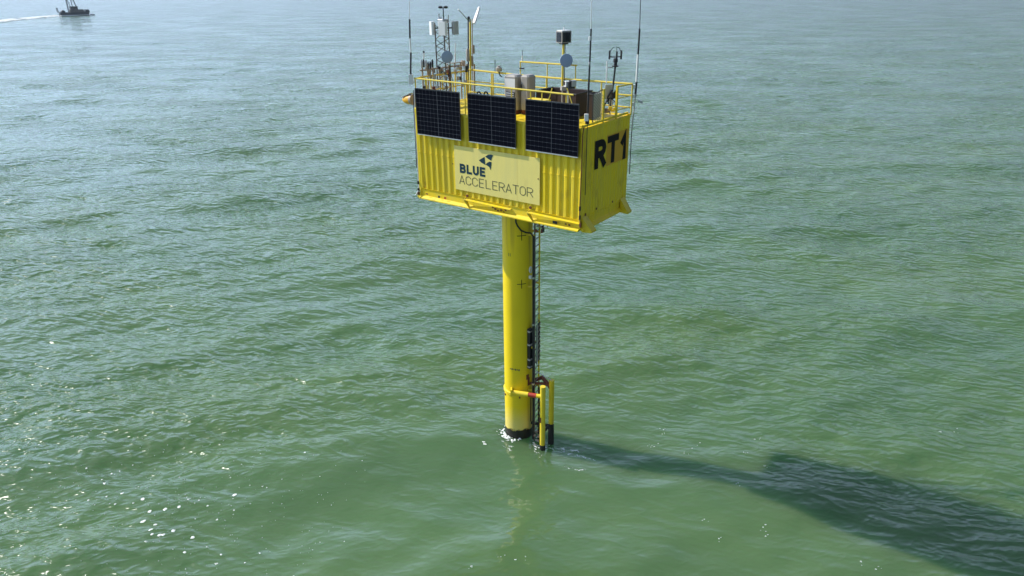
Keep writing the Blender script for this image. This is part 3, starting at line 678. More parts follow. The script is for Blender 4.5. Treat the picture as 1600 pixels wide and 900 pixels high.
for k in range(6):
    y = 0.48+k*0.1; MB().lathe((-0.05, y, 4.10+rr_.uniform(-.03, .08)), [(0.03, -0.12), (0.034, 0.05), (0.015, 0.12)], 8).build('sensor_head', rr_.choice(['oldsteel', 'steel', 'blackmetal']), rk, smooth='auto')
for k in range(10):
    y = 0.9+k*0.17; tube('rack_strut', [(0.0, y, 3.3+0.05*(k % 3)), (-0.05, y+rr_.uniform(-.15, .15), 3.95)], 0.012, rr_.choice(['oldsteel', 'rust', 'steel']), rk)
def whip(lab, pts, rads, mats, group='thin whip antennas', cat='antenna', name='whip_antenna'):
    t = thing(name, pts[0], lab, cat, group)
    for (a, b, r, m) in zip(pts, pts[1:], rads, mats): tube('section', [a, b], r, m, t, n=6)
    return t
p = on(0, -0.05, 662, 104); q = on(0, -0.05, 662, 82)
t = whip('short white rod antenna with a dark tip at the front of the instrument rack', [p, q], [0.02], ['white']); MB().lathe(q, [(0.03, -0.01), (0.03, 0.04)], 8).build('tip', 'black', t)
p = on(0, -0.05, 711, 100); q = on(0, -0.05, 711.5, 67)
t = whip('thin white rod antenna between the lattice mast and the twin-tube mast', [p, (p+q)/2, q], [0.022, 0.012], ['white', 'white'])
# long whips at the corners, reaching out of the picture
A = [on(0, -0.08, *q) for q in ((643, 131), (641.5, 112), (642, 82), (640.5, 60), (640.0, 30), (639.5, -60))]
t = whip('tall black and white whip antenna on a white block at the left front corner', A, [0.03, 0.028, 0.022, 0.026, 0.010], ['blackmetal', 'black', 'white', 'black', 'white'])
b_ = on(0, -0.08, 642.3, 124); MB().obox(b_, VR*0.06, VF*0.05, (0, 0, 0.15)).build('base_block', 'white', t)
A = [on(0, 6.12, *q) for q in ((914.3, 305), (917.8, 190), (920, 130), (921.8, 90), (923.6, 45), (925.5, -60))]
t = whip('tall black whip antenna at the corner between the solar panels and the grating', A, [0.010, 0.026, 0.024, 0.022, 0.011], ['black', 'black', 'blackmetal', 'blackmetal', 'white'])
for py in (100, 60): MB().lathe(on(0, 6.12, 921.6, py), [(0.03, -0.05), (0.03, 0.05)], 8).build('joint', 'white', t)
MB().obox(on(0, 6.12, 916.2, 183.5), VR*0.05, VF*0.05, (0, 0, 0.09)).build('base_block', 'white', t)
MB().obox(on(0, 6.12, 917.5, 190.5), VR*0.05, VF*0.05, (0, 0, 0.05)).build('clamp', 'black', t)
A = [on(1, 2.75, *q) for q in ((983.5, 272), (987, 205), (992.5, 152), (994.5, 128), (997, 85), (999.5, 45), (1003, -60))]
t = whip('tall leaning black and white whip antenna at the rear right corner', A, [0.013, 0.02, 0.030, 0.03, 0.026, 0.010], ['black', 'steel', 'black', 'white', 'black', 'blackmetal'])
for py, px in ((135, 990), (150, 990), (163, 988)): MB().obox(on(1, 2.72, px, py), VR*0.045, VF*0.04, (0, 0, 0.05)).build('clamp', rr_.choice(['white', 'oldsteel']), t)
MB().obox(on(1, 2.80, 1000, 158.5), VR*0.07+np.array([0, 0, -.02]), VF*0.06, (0, 0, 0.035)).build('side_sensor', 'steel', t)
p = on(1, 2.66, 779, 113); q = on(1, 2.66, 779, 100)
t = whip('short dark rod antenna on the rear rail left of the white cabinets', [on(1, 2.66, 773.5, 112), on(1, 2.66, 773.5, 93)], [0.012], ['blackmetal'])
p, q = on(1, 2.68, 816, 95.5), on(1, 2.68, 816.3, 78)
t = whip('short white rod antenna on the left end of the raised rear rail', [p, (p+q)/2, q], [0.02, 0.008], ['white', 'blackmetal'])
p, q = on(1, 2.3, 947.5, 130), on(1, 2.3, 948.5, 95.5)
t = whip('slim white rod antenna beside the black wind sensor', [p, q], [0.016], ['white']); MB().obox(on(1, 2.3, 954, 105.3), VR*0.07, VF*0.02, (0, 0, 0.014)).build('side_tip', 'steel', t)

# white lamp box on the rear rail, left of the cabinets
lb = thing('signal_lamp', on(1, 2.65, 779, 113), 'small cream lamp housing on the rear handrail left of the cabinets', 'lamp')
c = on(1, 2.62, 779.5, 107.5); MB().lathe(c, [(0.09, -0.08), (0.10, -0.06), (0.10, 0.03), (0.06, 0.05), (0.05, 0.09), (0.02, 0.10)], 14).build('housing', 'cabinet', lb, smooth='auto')
MB().tube([c+[0, 0, -.08], c+VR*0.03+np.array([0, 0, -.20]), c+VR*0.09+np.array([0, 0, -.25])], 0.02, 6).build('cable', 'black', lb)

# ------------------------------------------------------------------ roof machinery
def cabinet(name, x0, x1, y0, y1, z0, z1, lab, louvre=True):
    t = thing(name, ((x0+x1)/2, (y0+y1)/2, z0), lab, 'cabinet', 'white cabinets on the roof')
    MB().bbox((x0, y0, z0), (x1, y1, z1), 0.05).build('body', 'cabinet', t, smooth=False)
    if louvre:
        g = MB().box((x0+0.09, y0-0.012, z0+0.08), (x1-0.06, y0-0.002, z0+0.52)).build('louvre', 'blackmetal', t)
        for k in range(7): MB().obox(((x0+x1)/2+0.01, y0-0.020, z0+0.12+k*0.06), ((x1-x0)/2-0.085, 0, 0), (0, 0.010, -0.006), (0, 0.002, 0.012)).build('slat', 'steel', g)
        MB().box((x0+0.04, y0-0.010, z0+0.62), (x1-0.04, y0-0.002, z1-0.10)).build('door', 'white', t)
    else:
        MB().tube([(x0+0.06, y0-0.02, z1-0.45), (x0+0.06, y0-0.03, z1-0.30), (x0+0.06, y0-0.02, z1-0.25)], 0.015, 6).build('handle', 'black', t)
    MB().box((x0+0.03, y0+0.03, 2.87), (x1-0.03, y1-0.03, z0-0.001)).build('plinth', 'rust', t)
    return t
cabinet('cabinet', 2.78, 3.24, 0.92, 1.34, 2.98, 3.975, 'off-white rounded cabinet with a dark louvre behind the middle solar panel')
cabinet('cabinet', 3.32, 3.62, 1.00, 1.40, 3.00, 3.99, 'narrow off-white cabinet right beside the louvred cabinet', louvre=False)
def openbox(x0, x1, y0, y1, z0, z1, lab, name='metal_box'):
    t = thing(name, ((x0+x1)/2, (y0+y1)/2, z0), lab, 'box', 'dark brown boxes on the roof')
    w = 0.03
    for lo, hi in (((x0, y0, z0), (x1, y0+w, z1)), ((x0, y1-w, z0), (x1, y1, z1)), ((x0, y0+w+.001, z0), (x0+w, y1-w-.001, z1)), ((x1-w, y0+w+.001, z0), (x1, y1-w-.001, z1))):
        MB().box(lo, hi).build('side', 'brown', t)
    MB().box((x0+w, y0+w, z0), (x1-w, y1-w, z0+0.05)).build('bottom', 'brown', t)
    MB().tube([(x0, y0, z1), (x1, y0, z1), (x1, y1, z1), (x0, y1, z1), (x0, y0, z1)], 0.022, 6).build('rim', 'black', t)
    for k in range(1, int((x1-x0)/0.4)+1):
        xx = x0+k*(x1-x0)/(int((x1-x0)/0.4)+1); MB().box((xx-0.012, y0-0.018, z0), (xx+0.012, y0-0.001, z1-0.02)).build('stiffener', 'brown', t)
    return t
openbox(3.68, 5.05, 1.30, 2.2, 2.90, 3.53, 'long dark brown metal box with a black rim behind the right solar panel')
openbox(5.38, 5.60, 1.35, 1.75, 2.90, 3.56, 'small dark brown metal box between the long brown box and the grating')
MB_ = MB().bbox((4.02, 0.30, 3.36), (4.66, 0.62, 3.46), 0.02)
yb = thing('yellow_case', (4.34, 0.46, 2.88), 'flat yellow case on legs just behind the top of the right solar panel', 'case')
MB_.build('lid', 'yellow', yb)
MB().box((4.04, 0.32, 3.0), (4.64, 0.60, 3.358)).build('body', 'yellow_rusty', yb)
for x in (4.06, 4.60): MB().box((x-0.02, 0.34, 2.87), (x+0.02, 0.58, 2.999)).build('foot', 'oldsteel', yb)
# cable loops behind panel 2
for px, lab in ((748.5, 'black cable loop showing above the middle solar panel, nearer the mast'), (759.5, 'black cable loop showing above the middle solar panel, nearer the cabinet')):
    c = on(1, 0.15, px, 149); t = thing('cable_loop', (c[0], c[1], 2.88), lab, 'cable', 'cable loops behind the middle solar panel')
    pts = [(c[0]+0.075*math.cos(a), c[1], c[2]+0.10*math.sin(a)) for a in np.linspace(0, math.pi, 9)]
    pts = [(pts[0][0], c[1], 2.88)]+pts+[(pts[-1][0], c[1], 2.88)]
    tube('loop', pts, 0.022, 'black', t)
# pole with lantern box and dish
po = thing('instrument_pole', (3.76, 2.60, 2.87), 'yellow pole on the rear rail carrying a black lantern box and a dish', 'pole')
a = on(1, 2.58, 880.5, 68); b = on(1, 2.58, 878.5, 140); tube('tube', [b, a], 0.035, 'yellow_rail', po); tube('conduit', [b+VR*0.06, a+VR*0.05], 0.012, 'blackmetal', po)
lx = thing('lantern_box', on(1, 2.58, 880.5, 67), 'black faced lantern box with white edges on top of the yellow pole', 'lantern')
c = on(1, 2.58, 880.8, 57.5); r1 = rot(VR, 28); r2_ = rot(VR, 118)
MB().obox(c, r1*0.165, r2_*0.165, (0, 0, 0.165)).build('housing', 'cabinet', lx)
for sg, ra, na in ((-1, r1, r2_), (1, r2_, r1), (1, r1, r2_), (-1, r2_, r1)):
    MB().obox(c+na*sg*0.168, ra*0.125, na*0.012, (0, 0, 0.135)).build('dark_window', 'lens', lx)
MB().obox(c+[0, 0, .175], r1*0.15, r2_*0.15, (0, 0, 0.012)).build('lid', 'white', lx); tube('spike', [c+[0, 0, .18], c+[0, 0, .27]], 0.018, 'white', lx)
MB().obox(c+[0, 0, -.19], r1*0.10, r2_*0.10, (0, 0, 0.02)).build('base', 'blackmetal', lx)
d2 = on(1, 2.44, 884.8, 94.5); dish('d', d2, -VF+VR*0.05+np.array([0, 0, 0.06]), 0.195, 'blue-grey dish antenna on the yellow pole behind the brown box', (3.80, 2.58, d2[2]))
# camera unit on white post
cu = thing('camera_unit', (5.15, 0.62, 2.87), 'white twin camera unit on a white post behind the right solar panel', 'camera')
tube('post', [(5.19, 0.62, 2.87), (5.19, 0.62, 3.72)], 0.028, 'white', cu); tube('post', [(4.95, 0.72, 2.87), (4.95, 0.72, 3.68)], 0.022, 'cabinet', cu)
for px, py, w, h, m in ((886, 131, .06, .07, 'white'), (892, 133, .09, .09, 'blackmetal'), (896, 130, .06, .08, 'steel'), (882.5, 130, .025, .05, 'blackmetal'), (881.5, 138, .09, .05, 'cabinet'), (893, 126.5, .05, .02, 'black')):
    MB().obox(on(1, 0.62, px, py), rot(VR, 15)*w, rot(VF, 15)*0.07, (0, 0, h)).build('camera_head' if w > .05 else 'lens', m, cu)
# ultrasonic wind sensor on a leaning black pole
an = thing('wind_sensor', on(1, 2.3, 953, 165), 'black cage shaped wind sensor on a leaning black pole above the RT1 end', 'sensor')
b = on(1, 2.3, 953.5, 172); a = on(1, 2.3, 961.5, 103); tube('pole', [b, a], 0.028, 'blackmetal', an)
MB().lathe(a, [(0.09, -0.02), (0.10, 0.0), (0.05, 0.02), (0.045, 0.10), (0.07, 0.12), (0.06, 0.20), (0.03, 0.21)], 12).build('body', 'black', an, smooth='auto')
c = a+np.array([0, 0, 0.24])
for k in range(3):
    d = rot(VR, 30+k*120); e = c+d*0.19
    tube('arm', [c, e], 0.016, 'black', an)
    MB().obox(e+[0, 0, .05], d*0.018, rot(d, 90)*0.022, (0, 0, 0.12)).build('prong', 'black', an)
    tube('loop', [e+[0, 0, .12], c+d*0.10+np.array([0, 0, .25]), c+rot(d, 60)*0.06+np.array([0, 0, .27])], 0.008, 'blackmetal', an)
cl = thing('cable_bundle', on(1, 2.2, 953, 172), 'tangle of black cables and brackets at the foot of the leaning pole', 'cable')
for k in range(12):
    p0 = on(1, 2.2, 946+rr_.uniform(0, 12), 134+rr_.uniform(0, 22)); p1 = p0+VR*rr_.uniform(-.2, .2)+np.array([0, 0, -rr_.uniform(.15, .45)])
    pm = (p0+p1)/2+VR*rr_.uniform(-.12, .12); p1[2] = max(p1[2], 2.9)
    tube('cable', [p0, pm, p1], rr_.uniform(.012, .03), rr_.choice(['black', 'blackmetal', 'black', 'steel']), cl, n=6)
MB().obox(on(1, 2.2, 951, 143), rot(VR, 20)*0.12, VF*0.04, (0, 0, 0.20)).build('bracket', 'steel', cl)
MB().obox(on(1, 2.2, 959, 149), rot(VR, 20)*0.05+np.array([0, 0, .05]), VF*0.06, (0, 0, 0.08)).build('junction', 'black', cl)
for k in range(5): MB().obox(on(1, 2.1, 947+k*3.4, 171+rr_.uniform(-2, 2)), VR*0.05, VF*0.05, (0, 0, rr_.uniform(.02, .07))).build('fitting', rr_.choice(['yellow', 'oldsteel', 'steel', 'black']), cl)
# yellow pointed cover on the left end
yc = thing('pointed_cover', (-0.4, 0.3, 3.1), 'yellow pointed cover sticking out past the left end of the container', 'cover')
tip = on(1, 0.3, 629, 155.5); bs = on(1, 0.3, 644, 155.5); dv = tip-bs; ln = np.linalg.norm(dv)
MB().lathe(bs, [(0.155, 0), (0.15, ln*0.35), (0.10, ln*0.75), (0.035, ln*0.97), (0.01, ln)], 16, dv).build('cone', 'orange', yc, smooth='auto')
MB().lathe(bs, [(0.165, -0.06), (0.17, 0.0), (0.165, 0.03)], 16, dv).build('collar', 'oldsteel', yc, smooth='auto')
MB().obox(bs+dv*0.45+np.array([0, 0, .14]), dv/2*0.8+np.array([0, 0, -.05]), np.array([0, 0.12, 0]), (0, 0, 0.012)).build('top_plate', 'steel', yc)
tube('support_arm', [bs-dv*0.1, (0.02, 0.35, 2.95)], 0.03, 'oldsteel', yc)
# cables down the left front edge
lc = thing('cable_run', (-0.05, 0.05, 0.2), 'grey and black cable run down the left front edge of the container', 'cable')
A = [on(0, -0.05, *q) for q in ((648, 141), (648.5, 168), (649.5, 200), (652.3, 240), (654.5, 296), (650, 305))]
tube('conduit', A, 0.022, 'steel', lc)
tube('cable', [on(0, -0.10, *q) for q in ((646, 141), (646.6, 170), (649.0, 215), (651.2, 262))], 0.013, 'black', lc)
for py in (285, 296, 302): MB().obox(on(0, -0.05, 653.6+(py-285)*.05, py), VR*0.03, VF*0.03, (0, 0, 0.05)).build('clamp', rr_.choice(['black', 'rust', 'cabinet']), lc)
rc = thing('cable_run', (L+0.02, 0.06, 0.2), 'brown cable run down the corner edge between the front wall and the RT1 end', 'cable')
A = [on(0, L+0.025, *q) for q in ((912, 200), (910.5, 212), (908.8, 260), (907.0, 300), (905.6, 335), (906.5, 352))]
tube('cable', A, 0.014, 'rust', rc)
for py, px in ((340, 905.8), (352, 906.6), (326, 906.0)): MB().obox(on(0, L+0.03, px, py), YY*0.025, NX*0.02, (0, 0, 0.06)).build('clamp', rr_.choice(['rust', 'brown']), rc)

# ------------------------------------------------------------------ ladder, cable, boat landing on the pile
LA = math.radians(12)
lr = np.array([math.cos(LA), math.sin(LA), 0]); ltn = np.array([-math.sin(LA), math.cos(LA), 0])
PA = np.array([PX, PY, 0])
ld = thing('access_ladder', tuple(PA+lr*0.70+np.array([0, 0, SEA])), 'narrow yellow-green steel ladder up the right side of the pile', 'ladder')
for s in (-1, 1):
    c = PA+lr*0.69+ltn*0.20*s; tube('stile', [c+[0, 0, -9.2], c+[0, 0, -0.02]], 0.028, 'yellow_rusty' if s > 0 else 'darksteel', ld)
for k in range(34):
    z = -0.35-k*0.25; c = PA+lr*0.69; tube('rung', [c-ltn*0.2+[0, 0, z], c+ltn*0.2+[0, 0, z]], 0.016, 'darksteel', ld, n=6)
for z in (-0.95, -2.75, -5.0, -6.7):
    for s in (-1, 1):
        c = PA+lr*0.45+ltn*0.20*s; tube('stand_off', [c+[0, 0, z], PA+lr*0.70+ltn*0.2*s+[0, 0, z]], 0.035, 'yellow_rusty', ld)
gp = thing('ladder_guard', tuple(PA+lr*0.8+np.array([0, 0, -5.7])), 'black plate with pale slanted slats covering the lower ladder', 'guard')
zc0, zc1 = -5.62, -4.15
MB().obox(PA+lr*0.735+[0, 0, (zc0+zc1)/2], ltn*0.17, lr*0.008, (0, 0, (zc1-zc0)/2)).build('plate', 'black', gp)
for k in range(8):
    z = zc0+0.12+k*0.18; MB().obox(PA+lr*0.76+[0, 0, z], ltn*0.15+np.array([0, 0, 0.055]), lr*0.012, (0, 0, 0.018)).build('slat', 'oldsteel', gp)
for s in (-1,): tube('edge_rail', [PA+lr*0.77+ltn*0.17*s+[0, 0, zc0-.1], PA+lr*0.77+ltn*0.17*s+[0, 0, zc1+.1]], 0.02, 'steel', gp)
ib = thing('instrument_box', tuple(PA+[0.4, -0.2, -6.0]), 'tall black instrument box strapped to the pile left of the ladder', 'box')
az = math.radians(-8); d = np.array([math.cos(az), math.sin(az), 0]); tt = np.array([-d[1], d[0], 0])
for z0, z1 in ((-4.85, -4.30), (-5.42, -4.92), (-5.82, -5.50)):
    b = MB().obox(PA+d*0.56+[0, 0, (z0+z1)/2], tt*0.085, d*0.06, (0, 0, (z1-z0)/2)).build('module', 'black', ib)
for z in (-4.38, -4.885, -5.46, -5.74): MB().obox(PA+d*0.58+[0, 0, z], tt*0.11, d*0.055, (0, 0, 0.022)).build('strap', 'grating', ib)
ca = thing('power_cable', tuple(PA+lr*0.62+np.array([0, 0, SEA])), 'thick black cable looping out from under the container and down the ladder', 'cable')
e = PA+lr*0.66-ltn*0.24
pts = [on_pile(806, 347, PR+0.05), on_pile(808.5, 353, PR+0.06), on_pile(814, 360, PR+0.07), on_pile(822, 363.5, PR+0.08), on_pile(829, 364, PR+0.09), e+[0, 0, -0.98]]
pts = [np.asarray(q) for q in pts]; pts.insert(0, pts[0]+[0, 0, .15])
tube('loop', pts, 0.026, 'black', ca)
tube('run', [e+[0, 0, -0.95]]+[e+ltn*rr_.uniform(-.012, .012)+np.array([0, 0, -1.0-k*0.55]) for k in range(15)], 0.034, 'black', ca)
for z in (-2.4, -4.1, -6.4): MB().lathe(e+[0, 0, z], [(0.05, -0.03), (0.05, 0.03)], 10).build('clip', 'steel', ca)
fx = thing('mooring_fitting', tuple(PA+[0.5, -0.2, -2.6]), 'small white ring and shackle on the pile beside the ladder', 'fitting')
p = on_pile(829, 421.5, PR+0.07); MB().tube([p+tt*0.05*math.cos(a)+np.array([0, 0, 0.10*math.sin(a)]) for a in np.linspace(0, 2*math.pi, 13)], 0.022, 6).build('ring', 'white', fx, smooth='auto')
p = on_pile(829, 433, PR+0.05); MB().obox(p, tt*0.04, d*0.05, (0, 0, 0.05)).build('shackle', 'white', fx)
p = on_pile(824, 358, PR+0.10); 
hg = thing('cable_hanger', tuple(PA+[0.8, 0.2, -0.8]), 'cluster of small steel cable hangers under the container above the ladder', 'hanger')
for k in range(7): MB().obox(PA+lr*(0.62+0.06*k)+ltn*rr_.uniform(-.25, .2)+[0, 0, -0.62-rr_.uniform(0, .18)], lr*0.03, ltn*0.03, (0, 0, rr_.uniform(.03, .08))).build('hook', rr_.choice(['rust', 'black', 'steel', 'blackmetal']), hg)
for k in range(4): tube('rod', [PA+lr*(0.62+0.14*k)+[0, 0, -0.70], PA+lr*(0.62+0.14*k)+[0, 0, 0.1]], 0.012, 'rust', hg, n=6)

bl = thing('boat_landing', (4.13, 1.356, SEA), 'yellow boat landing of two fender posts braced to the pile at the waterline', 'boat landing')
pa = on(1, 1.06, 848.3, 604); pb = on(1, 1.62, 862, 594)
MB().tube([(pa[0], pa[1], -9.4), (pa[0], pa[1], pa[2])], 0.095, 16).build('fender_post', M['yellow'], bl, smooth='auto')
fb = MB().tube([(pb[0], pb[1], -9.4), (pb[0], pb[1], pb[2])], 0.095, 16).build('fender_post', M['yellow_rusty'], bl, smooth='auto')
tag(fb, 'rusty rear fender post with a weed-covered foot')
MB().lathe((pb[0], pb[1], -9.4), [(0.105, 0), (0.11, 0.9), (0.104, 1.20), (0.097, 1.38)], 14).build('weed_sleeve', 'growth', bl, smooth='auto')
MB().lathe((pa[0], pa[1], -9.4), [(0.102, 0), (0.104, 0.70), (0.098, 0.80)], 14).build('weed_sleeve', 'growth', bl, smooth='auto')
MB().obox((pa[0]-0.03, pa[1]-0.09, -7.55), (0.03, 0, 0), (0, 0.012, 0), (0, 0, 0.10)).build('rust_patch', 'rust', bl)
s0 = on_pile(799, 612.5, PR+0.10); s1 = np.array([pa[0], pa[1], on(1, pa[1], 846, 619)[2]])
mid = s0+(s1-s0)*0.55; mid2 = s0+(s1-s0)*0.80
tube('arm', [s0, mid], 0.085, 'yellow', bl, n=14); tube('red_arm_section', [mid, mid2], 0.078, 'red', bl, n=14); tube('arm', [mid2, s1], 0.072, 'yellow', bl, n=14)
MB().obox(s0, VR*0.03, VF*0.10, (0, 0, 0.13)).build('saddle_plate', 'yellow', bl)
A = [PA+lr*0.45+ltn*0.15+[0, 0, -6.55], PA+lr*0.8+ltn*0.25+[0, 0, -6.38], (pb[0]-0.12, pb[1]-0.02, -6.45), (pb[0], pb[1], -6.62)]
tube('rusty_arm', A, 0.075, 'rust', bl, n=12)
tube('rusty_arm', [PA+lr*0.45-ltn*0.1+[0, 0, -6.50], PA+lr*0.95+[0, 0, -6.45], (pb[0], pb[1], -6.50)], 0.05, 'rust', bl, n=10)
tube('cross_brace', [(pa[0], pa[1], -8.10), (pb[0], pb[1], -8.05)], 0.05, 'growth', bl, n=10)
tube('cross_brace', [PA+lr*0.45+[0, 0, -8.2], (pb[0], pb[1], -8.15)], 0.06, 'growth', bl, n=10)
tube('bracket_rod', [PA+lr*0.6+[0, 0, -6.0], (pb[0]-.02, pb[1], -6.25)], 0.015, 'steel', bl)
ch = thing('hanging_rope', tuple(PA+lr*0.85+np.array([0, 0, SEA])), 'dark twisted rope hanging to the water behind the front fender post', 'rope')
for s in range(2):
    pts = [PA+lr*0.85-ltn*0.06+lr*0.05*math.cos(k*0.9+s*math.pi)+ltn*0.05*math.sin(k*0.9+s*math.pi)+np.array([0, 0, -6.6-k*0.075]) for k in range(34)]
    tube('strand', pts, 0.035, 'growth', ch, n=6)
sh = thing('shell_growth', tuple(PA+lr*0.9+np.array([0, 0, SEA])), 'pale mussel clump between the ladder foot and the front fender post', 'shells')
for k in range(16):
    MB().lathe(PA+lr*rr_.uniform(.68, 1.0)-ltn*rr_.uniform(-.05, .30)+np.array([0, 0, SEA+rr_.uniform(-.05, .28)]), [(0.02, -0.03), (0.05, 0), (0.03, 0.04)], 7, (rr_.uniform(-1, 1), rr_.uniform(-1, 1), 1)).build('shell', rr_.choice(['cabinet', 'oldsteel', 'growth', 'oldsteel']), sh, smooth=True)

# ------------------------------------------------------------------ fishing boat and its wake
bc = on(2, SEA, 117, 24.5); wk = on(2, SEA, 0, 33.5); hd = bc-wk; hd[2] = 0; hd /= np.linalg.norm(hd)
lat = np.array([-hd[1], hd[0], 0]); up3 = np.array([0, 0, 1.])
latr = -VR if False else VR
# the wake bends: the hull now lies more across the view than its older track
bh = (hd*0.75+VR*0.9); bh /= np.linalg.norm(bh); bs_ = np.array([-bh[1], bh[0], 0])
bt = thing('fishing_boat', (bc[0], bc[1], SEA), 'dark navy fishing trawler with raised outrigger booms, far off', 'boat')
B0 = np.array([bc[0], bc[1], SEA])
def bp(x, y, z): return B0+(bh*x+bs_*y+up3*z)*0.8
Lb = 17.5; st = []
for i in range(13):
    u = i/12; x = -Lb/2+u*Lb
    half = 3.1*min(1, (1-u)*3.2+0.02)**0.6*(0.9+0.1*min(1, u*5)); sheer = 2.1+0.7*max(0, (u-0.55)/0.45)**2+0.3*max(0, (0.15-u)/0.15)
    if u > 0.8: sheer += 0.2
    st.append([bp(x-0.4*(u > .99), -half*0.72, -1.0), bp(x, -half, 0.5), bp(x+(0.8*u**4), -half*1.03, sheer), bp(x+(0.8*u**4), half*1.03, sheer), bp(x, half, 0.5), bp(x-0.4*(u > .99), half*0.72, -1.0)])
m = MB(); vs = [p for s in st for p in s]; fs = []
for i in range(12):
    for j in range(5): 
        if j != 2: fs.append((i*6+j, i*6+j+1, (i+1)*6+j+1, (i+1)*6+j))
fs += [(5, 4, 3, 2, 1, 0), tuple(72+k for k in range(6))]
hull = m.add(vs, fs).build('hull', 'hull', bt)
m = MB(); vs = [p+np.array([0, 0, -0.6]) for s in st for p in (s[2], s[3])]
m.add(vs, [(2*i, 2*i+1, 2*i+3, 2*i+2) for i in range(12)]).build('deck', 'deckhouse', bt)
def bbx(nm, x0, x1, y0, y1, z0, z1, mt, par=bt, tp=0.0):
    return MB().add([bp(x0, y0, z0), bp(x1, y0, z0), bp(x1, y1, z0), bp(x0, y1, z0), bp(x0+tp, y0+tp, z1), bp(x1-tp, y0+tp, z1), bp(x1-tp, y1-tp, z1), bp(x0+tp, y1-tp, z1)],
             [(0,3,2,1),(4,5,6,7),(0,1,5,4),(1,2,6,5),(2,3,7,6),(3,0,4,7)]).build(nm, mt, par)
bbx('deckhouse', -2.6, 5.6, -2.5, 2.5, 1.6, 3.9, 'deckhouse', tp=0.1)
wh = bbx('wheelhouse', -2.0, 2.6, -2.0, 2.0, 3.9, 5.7, 'deckhouse', tp=0.15)
for k in range(4): bbx('window', -1.6+k*1.05, -0.85+k*1.05, -2.03, -1.86, 4.7, 5.35, 'lens', wh)
for k in range(3): bbx('window', -2.03, -1.84, -1.5+k*1.1, -0.7+k*1.1, 4.7, 5.35, 'lens', wh)
bbx('roof', -2.3, 3.0, -2.2, 2.2, 5.71, 5.86, 'hull', wh)
bbx('forecastle', 6.2, 9.0, -1.7, 1.7, 2.2, 3.7, 'hull', tp=0.2)
bbx('bow_shelter', 5.7, 6.9, -1.9, 1.9, 2.4, 3.2, 'boatwhite')
for s in (-1, 1):
    MB().lathe(bp(-6.5, 1.2*s, 2.6), [(0.9, -0.9), (0.9, 0.9)], 14, bs_).build('net_drum', 'hull', bt, smooth='auto')
    MB().tube([bp(-0.5, 2.4*s, 3.6), bp(-1.6, 8.0*s, 11.5), bp(-1.8, 10.4*s, 15.0)], 0.16, 8).build('outrigger_boom', 'boatsteel', bt)
    MB().tube([bp(-3.0, 1.6*s, 2.0), bp(-3.0, 1.5*s, 11.0)], 0.16, 8).build('gantry_post', 'boatsteel', bt)
    MB().tube([bp(2.0, 1.2*s, 5.8), bp(0.5, 1.0*s, 13.0)], 0.13, 8).build('mast_post', 'boatsteel', bt)
    MB().tube([bp(-9.3, 2.2*s, 2.2), bp(-9.6, 1.9*s, 5.2)], 0.18, 8).build('stern_post', 'boatsteel', bt)
    for z in (7.0, 9.5): MB().tube([bp(0.8, 0.9*s, z+3), bp(-1.5, 6.8*s, z)], 0.05, 5).build('stay', 'boatsteel', bt)
for x, z in ((-3.0, 7.6), (-3.0, 10.8)): MB().tube([bp(x, -1.55, z), bp(x, 1.55, z)], 0.14, 8).build('gantry_beam', 'boatsteel', bt)
MB().tube([bp(1.4, -1.1, 8.2), bp(1.4, 1.1, 8.2)], 0.12, 6).build('mast_beam', 'boatsteel', bt)
MB().tube([bp(-9.4, -2.0, 5.0), bp(-9.4, 2.0, 5.0)], 0.14, 6).build('stern_beam', 'boatsteel', bt)
for k in range(7): MB().tube([bp(-8.5+k*2.5, -2.9, 2.0), bp(-8.5+k*2.5, -2.9, 3.0)], 0.06, 5).build('rail_post', 'boatsteel', bt)
for k in range(4): bbx('fish_crate', -5.0+k*0.7, -4.4+k*0.7, -1.8+k*0.5, -1.2+k*0.5, 1.7, 2.5, 'boatwhite')

def foam_mat(name, thr, sc, alpha=1.0):
    m, n, l, b = new_mat(name); b.inputs['Base Color'].default_value = (0.78, 0.80, 0.77, 1); b.inputs['Roughness'].default_value = 0.7
    g = n.new('ShaderNodeNewGeometry'); no = n.new('ShaderNodeTexNoise'); no.inputs['Scale'].default_value = sc; no.inputs['Detail'].default_value = 5; no.inputs['Roughness'].default_value = 0.65
    l.new(g.outputs['Position'], no.inputs['Vector'])
    r = n.new('ShaderNodeMapRange'); r.inputs['From Min'].default_value = thr; r.inputs['From Max'].default_value = thr+0.12; r.inputs['To Max'].default_value = alpha; l.new(no.outputs['Fac'], r.inputs['Value'])
    l.new(r.outputs[0], b.inputs['Alpha']); return m
M['foam'] = foam_mat('sea_foam', 0.30, 9.0)
M['wakefoam'] = foam_mat('wake_foam', 0.42, 0.30, 0.9)
M['lacefoam'] = foam_mat('lace_foam', 0.50, 5.0, 0.75)
def drape(P, up=0.02):
    """set points on the wave surface"""
    P = np.array(P, float); R = np.hypot(P[:, 0]-CAM[0], P[:, 1]-CAM[1])
    dx, dy, dz = wave(P[:, 0], P[:, 1], R*0.0062)
    return np.stack([P[:, 0]+dx, P[:, 1]+dy, SEA+dz+up], 1)
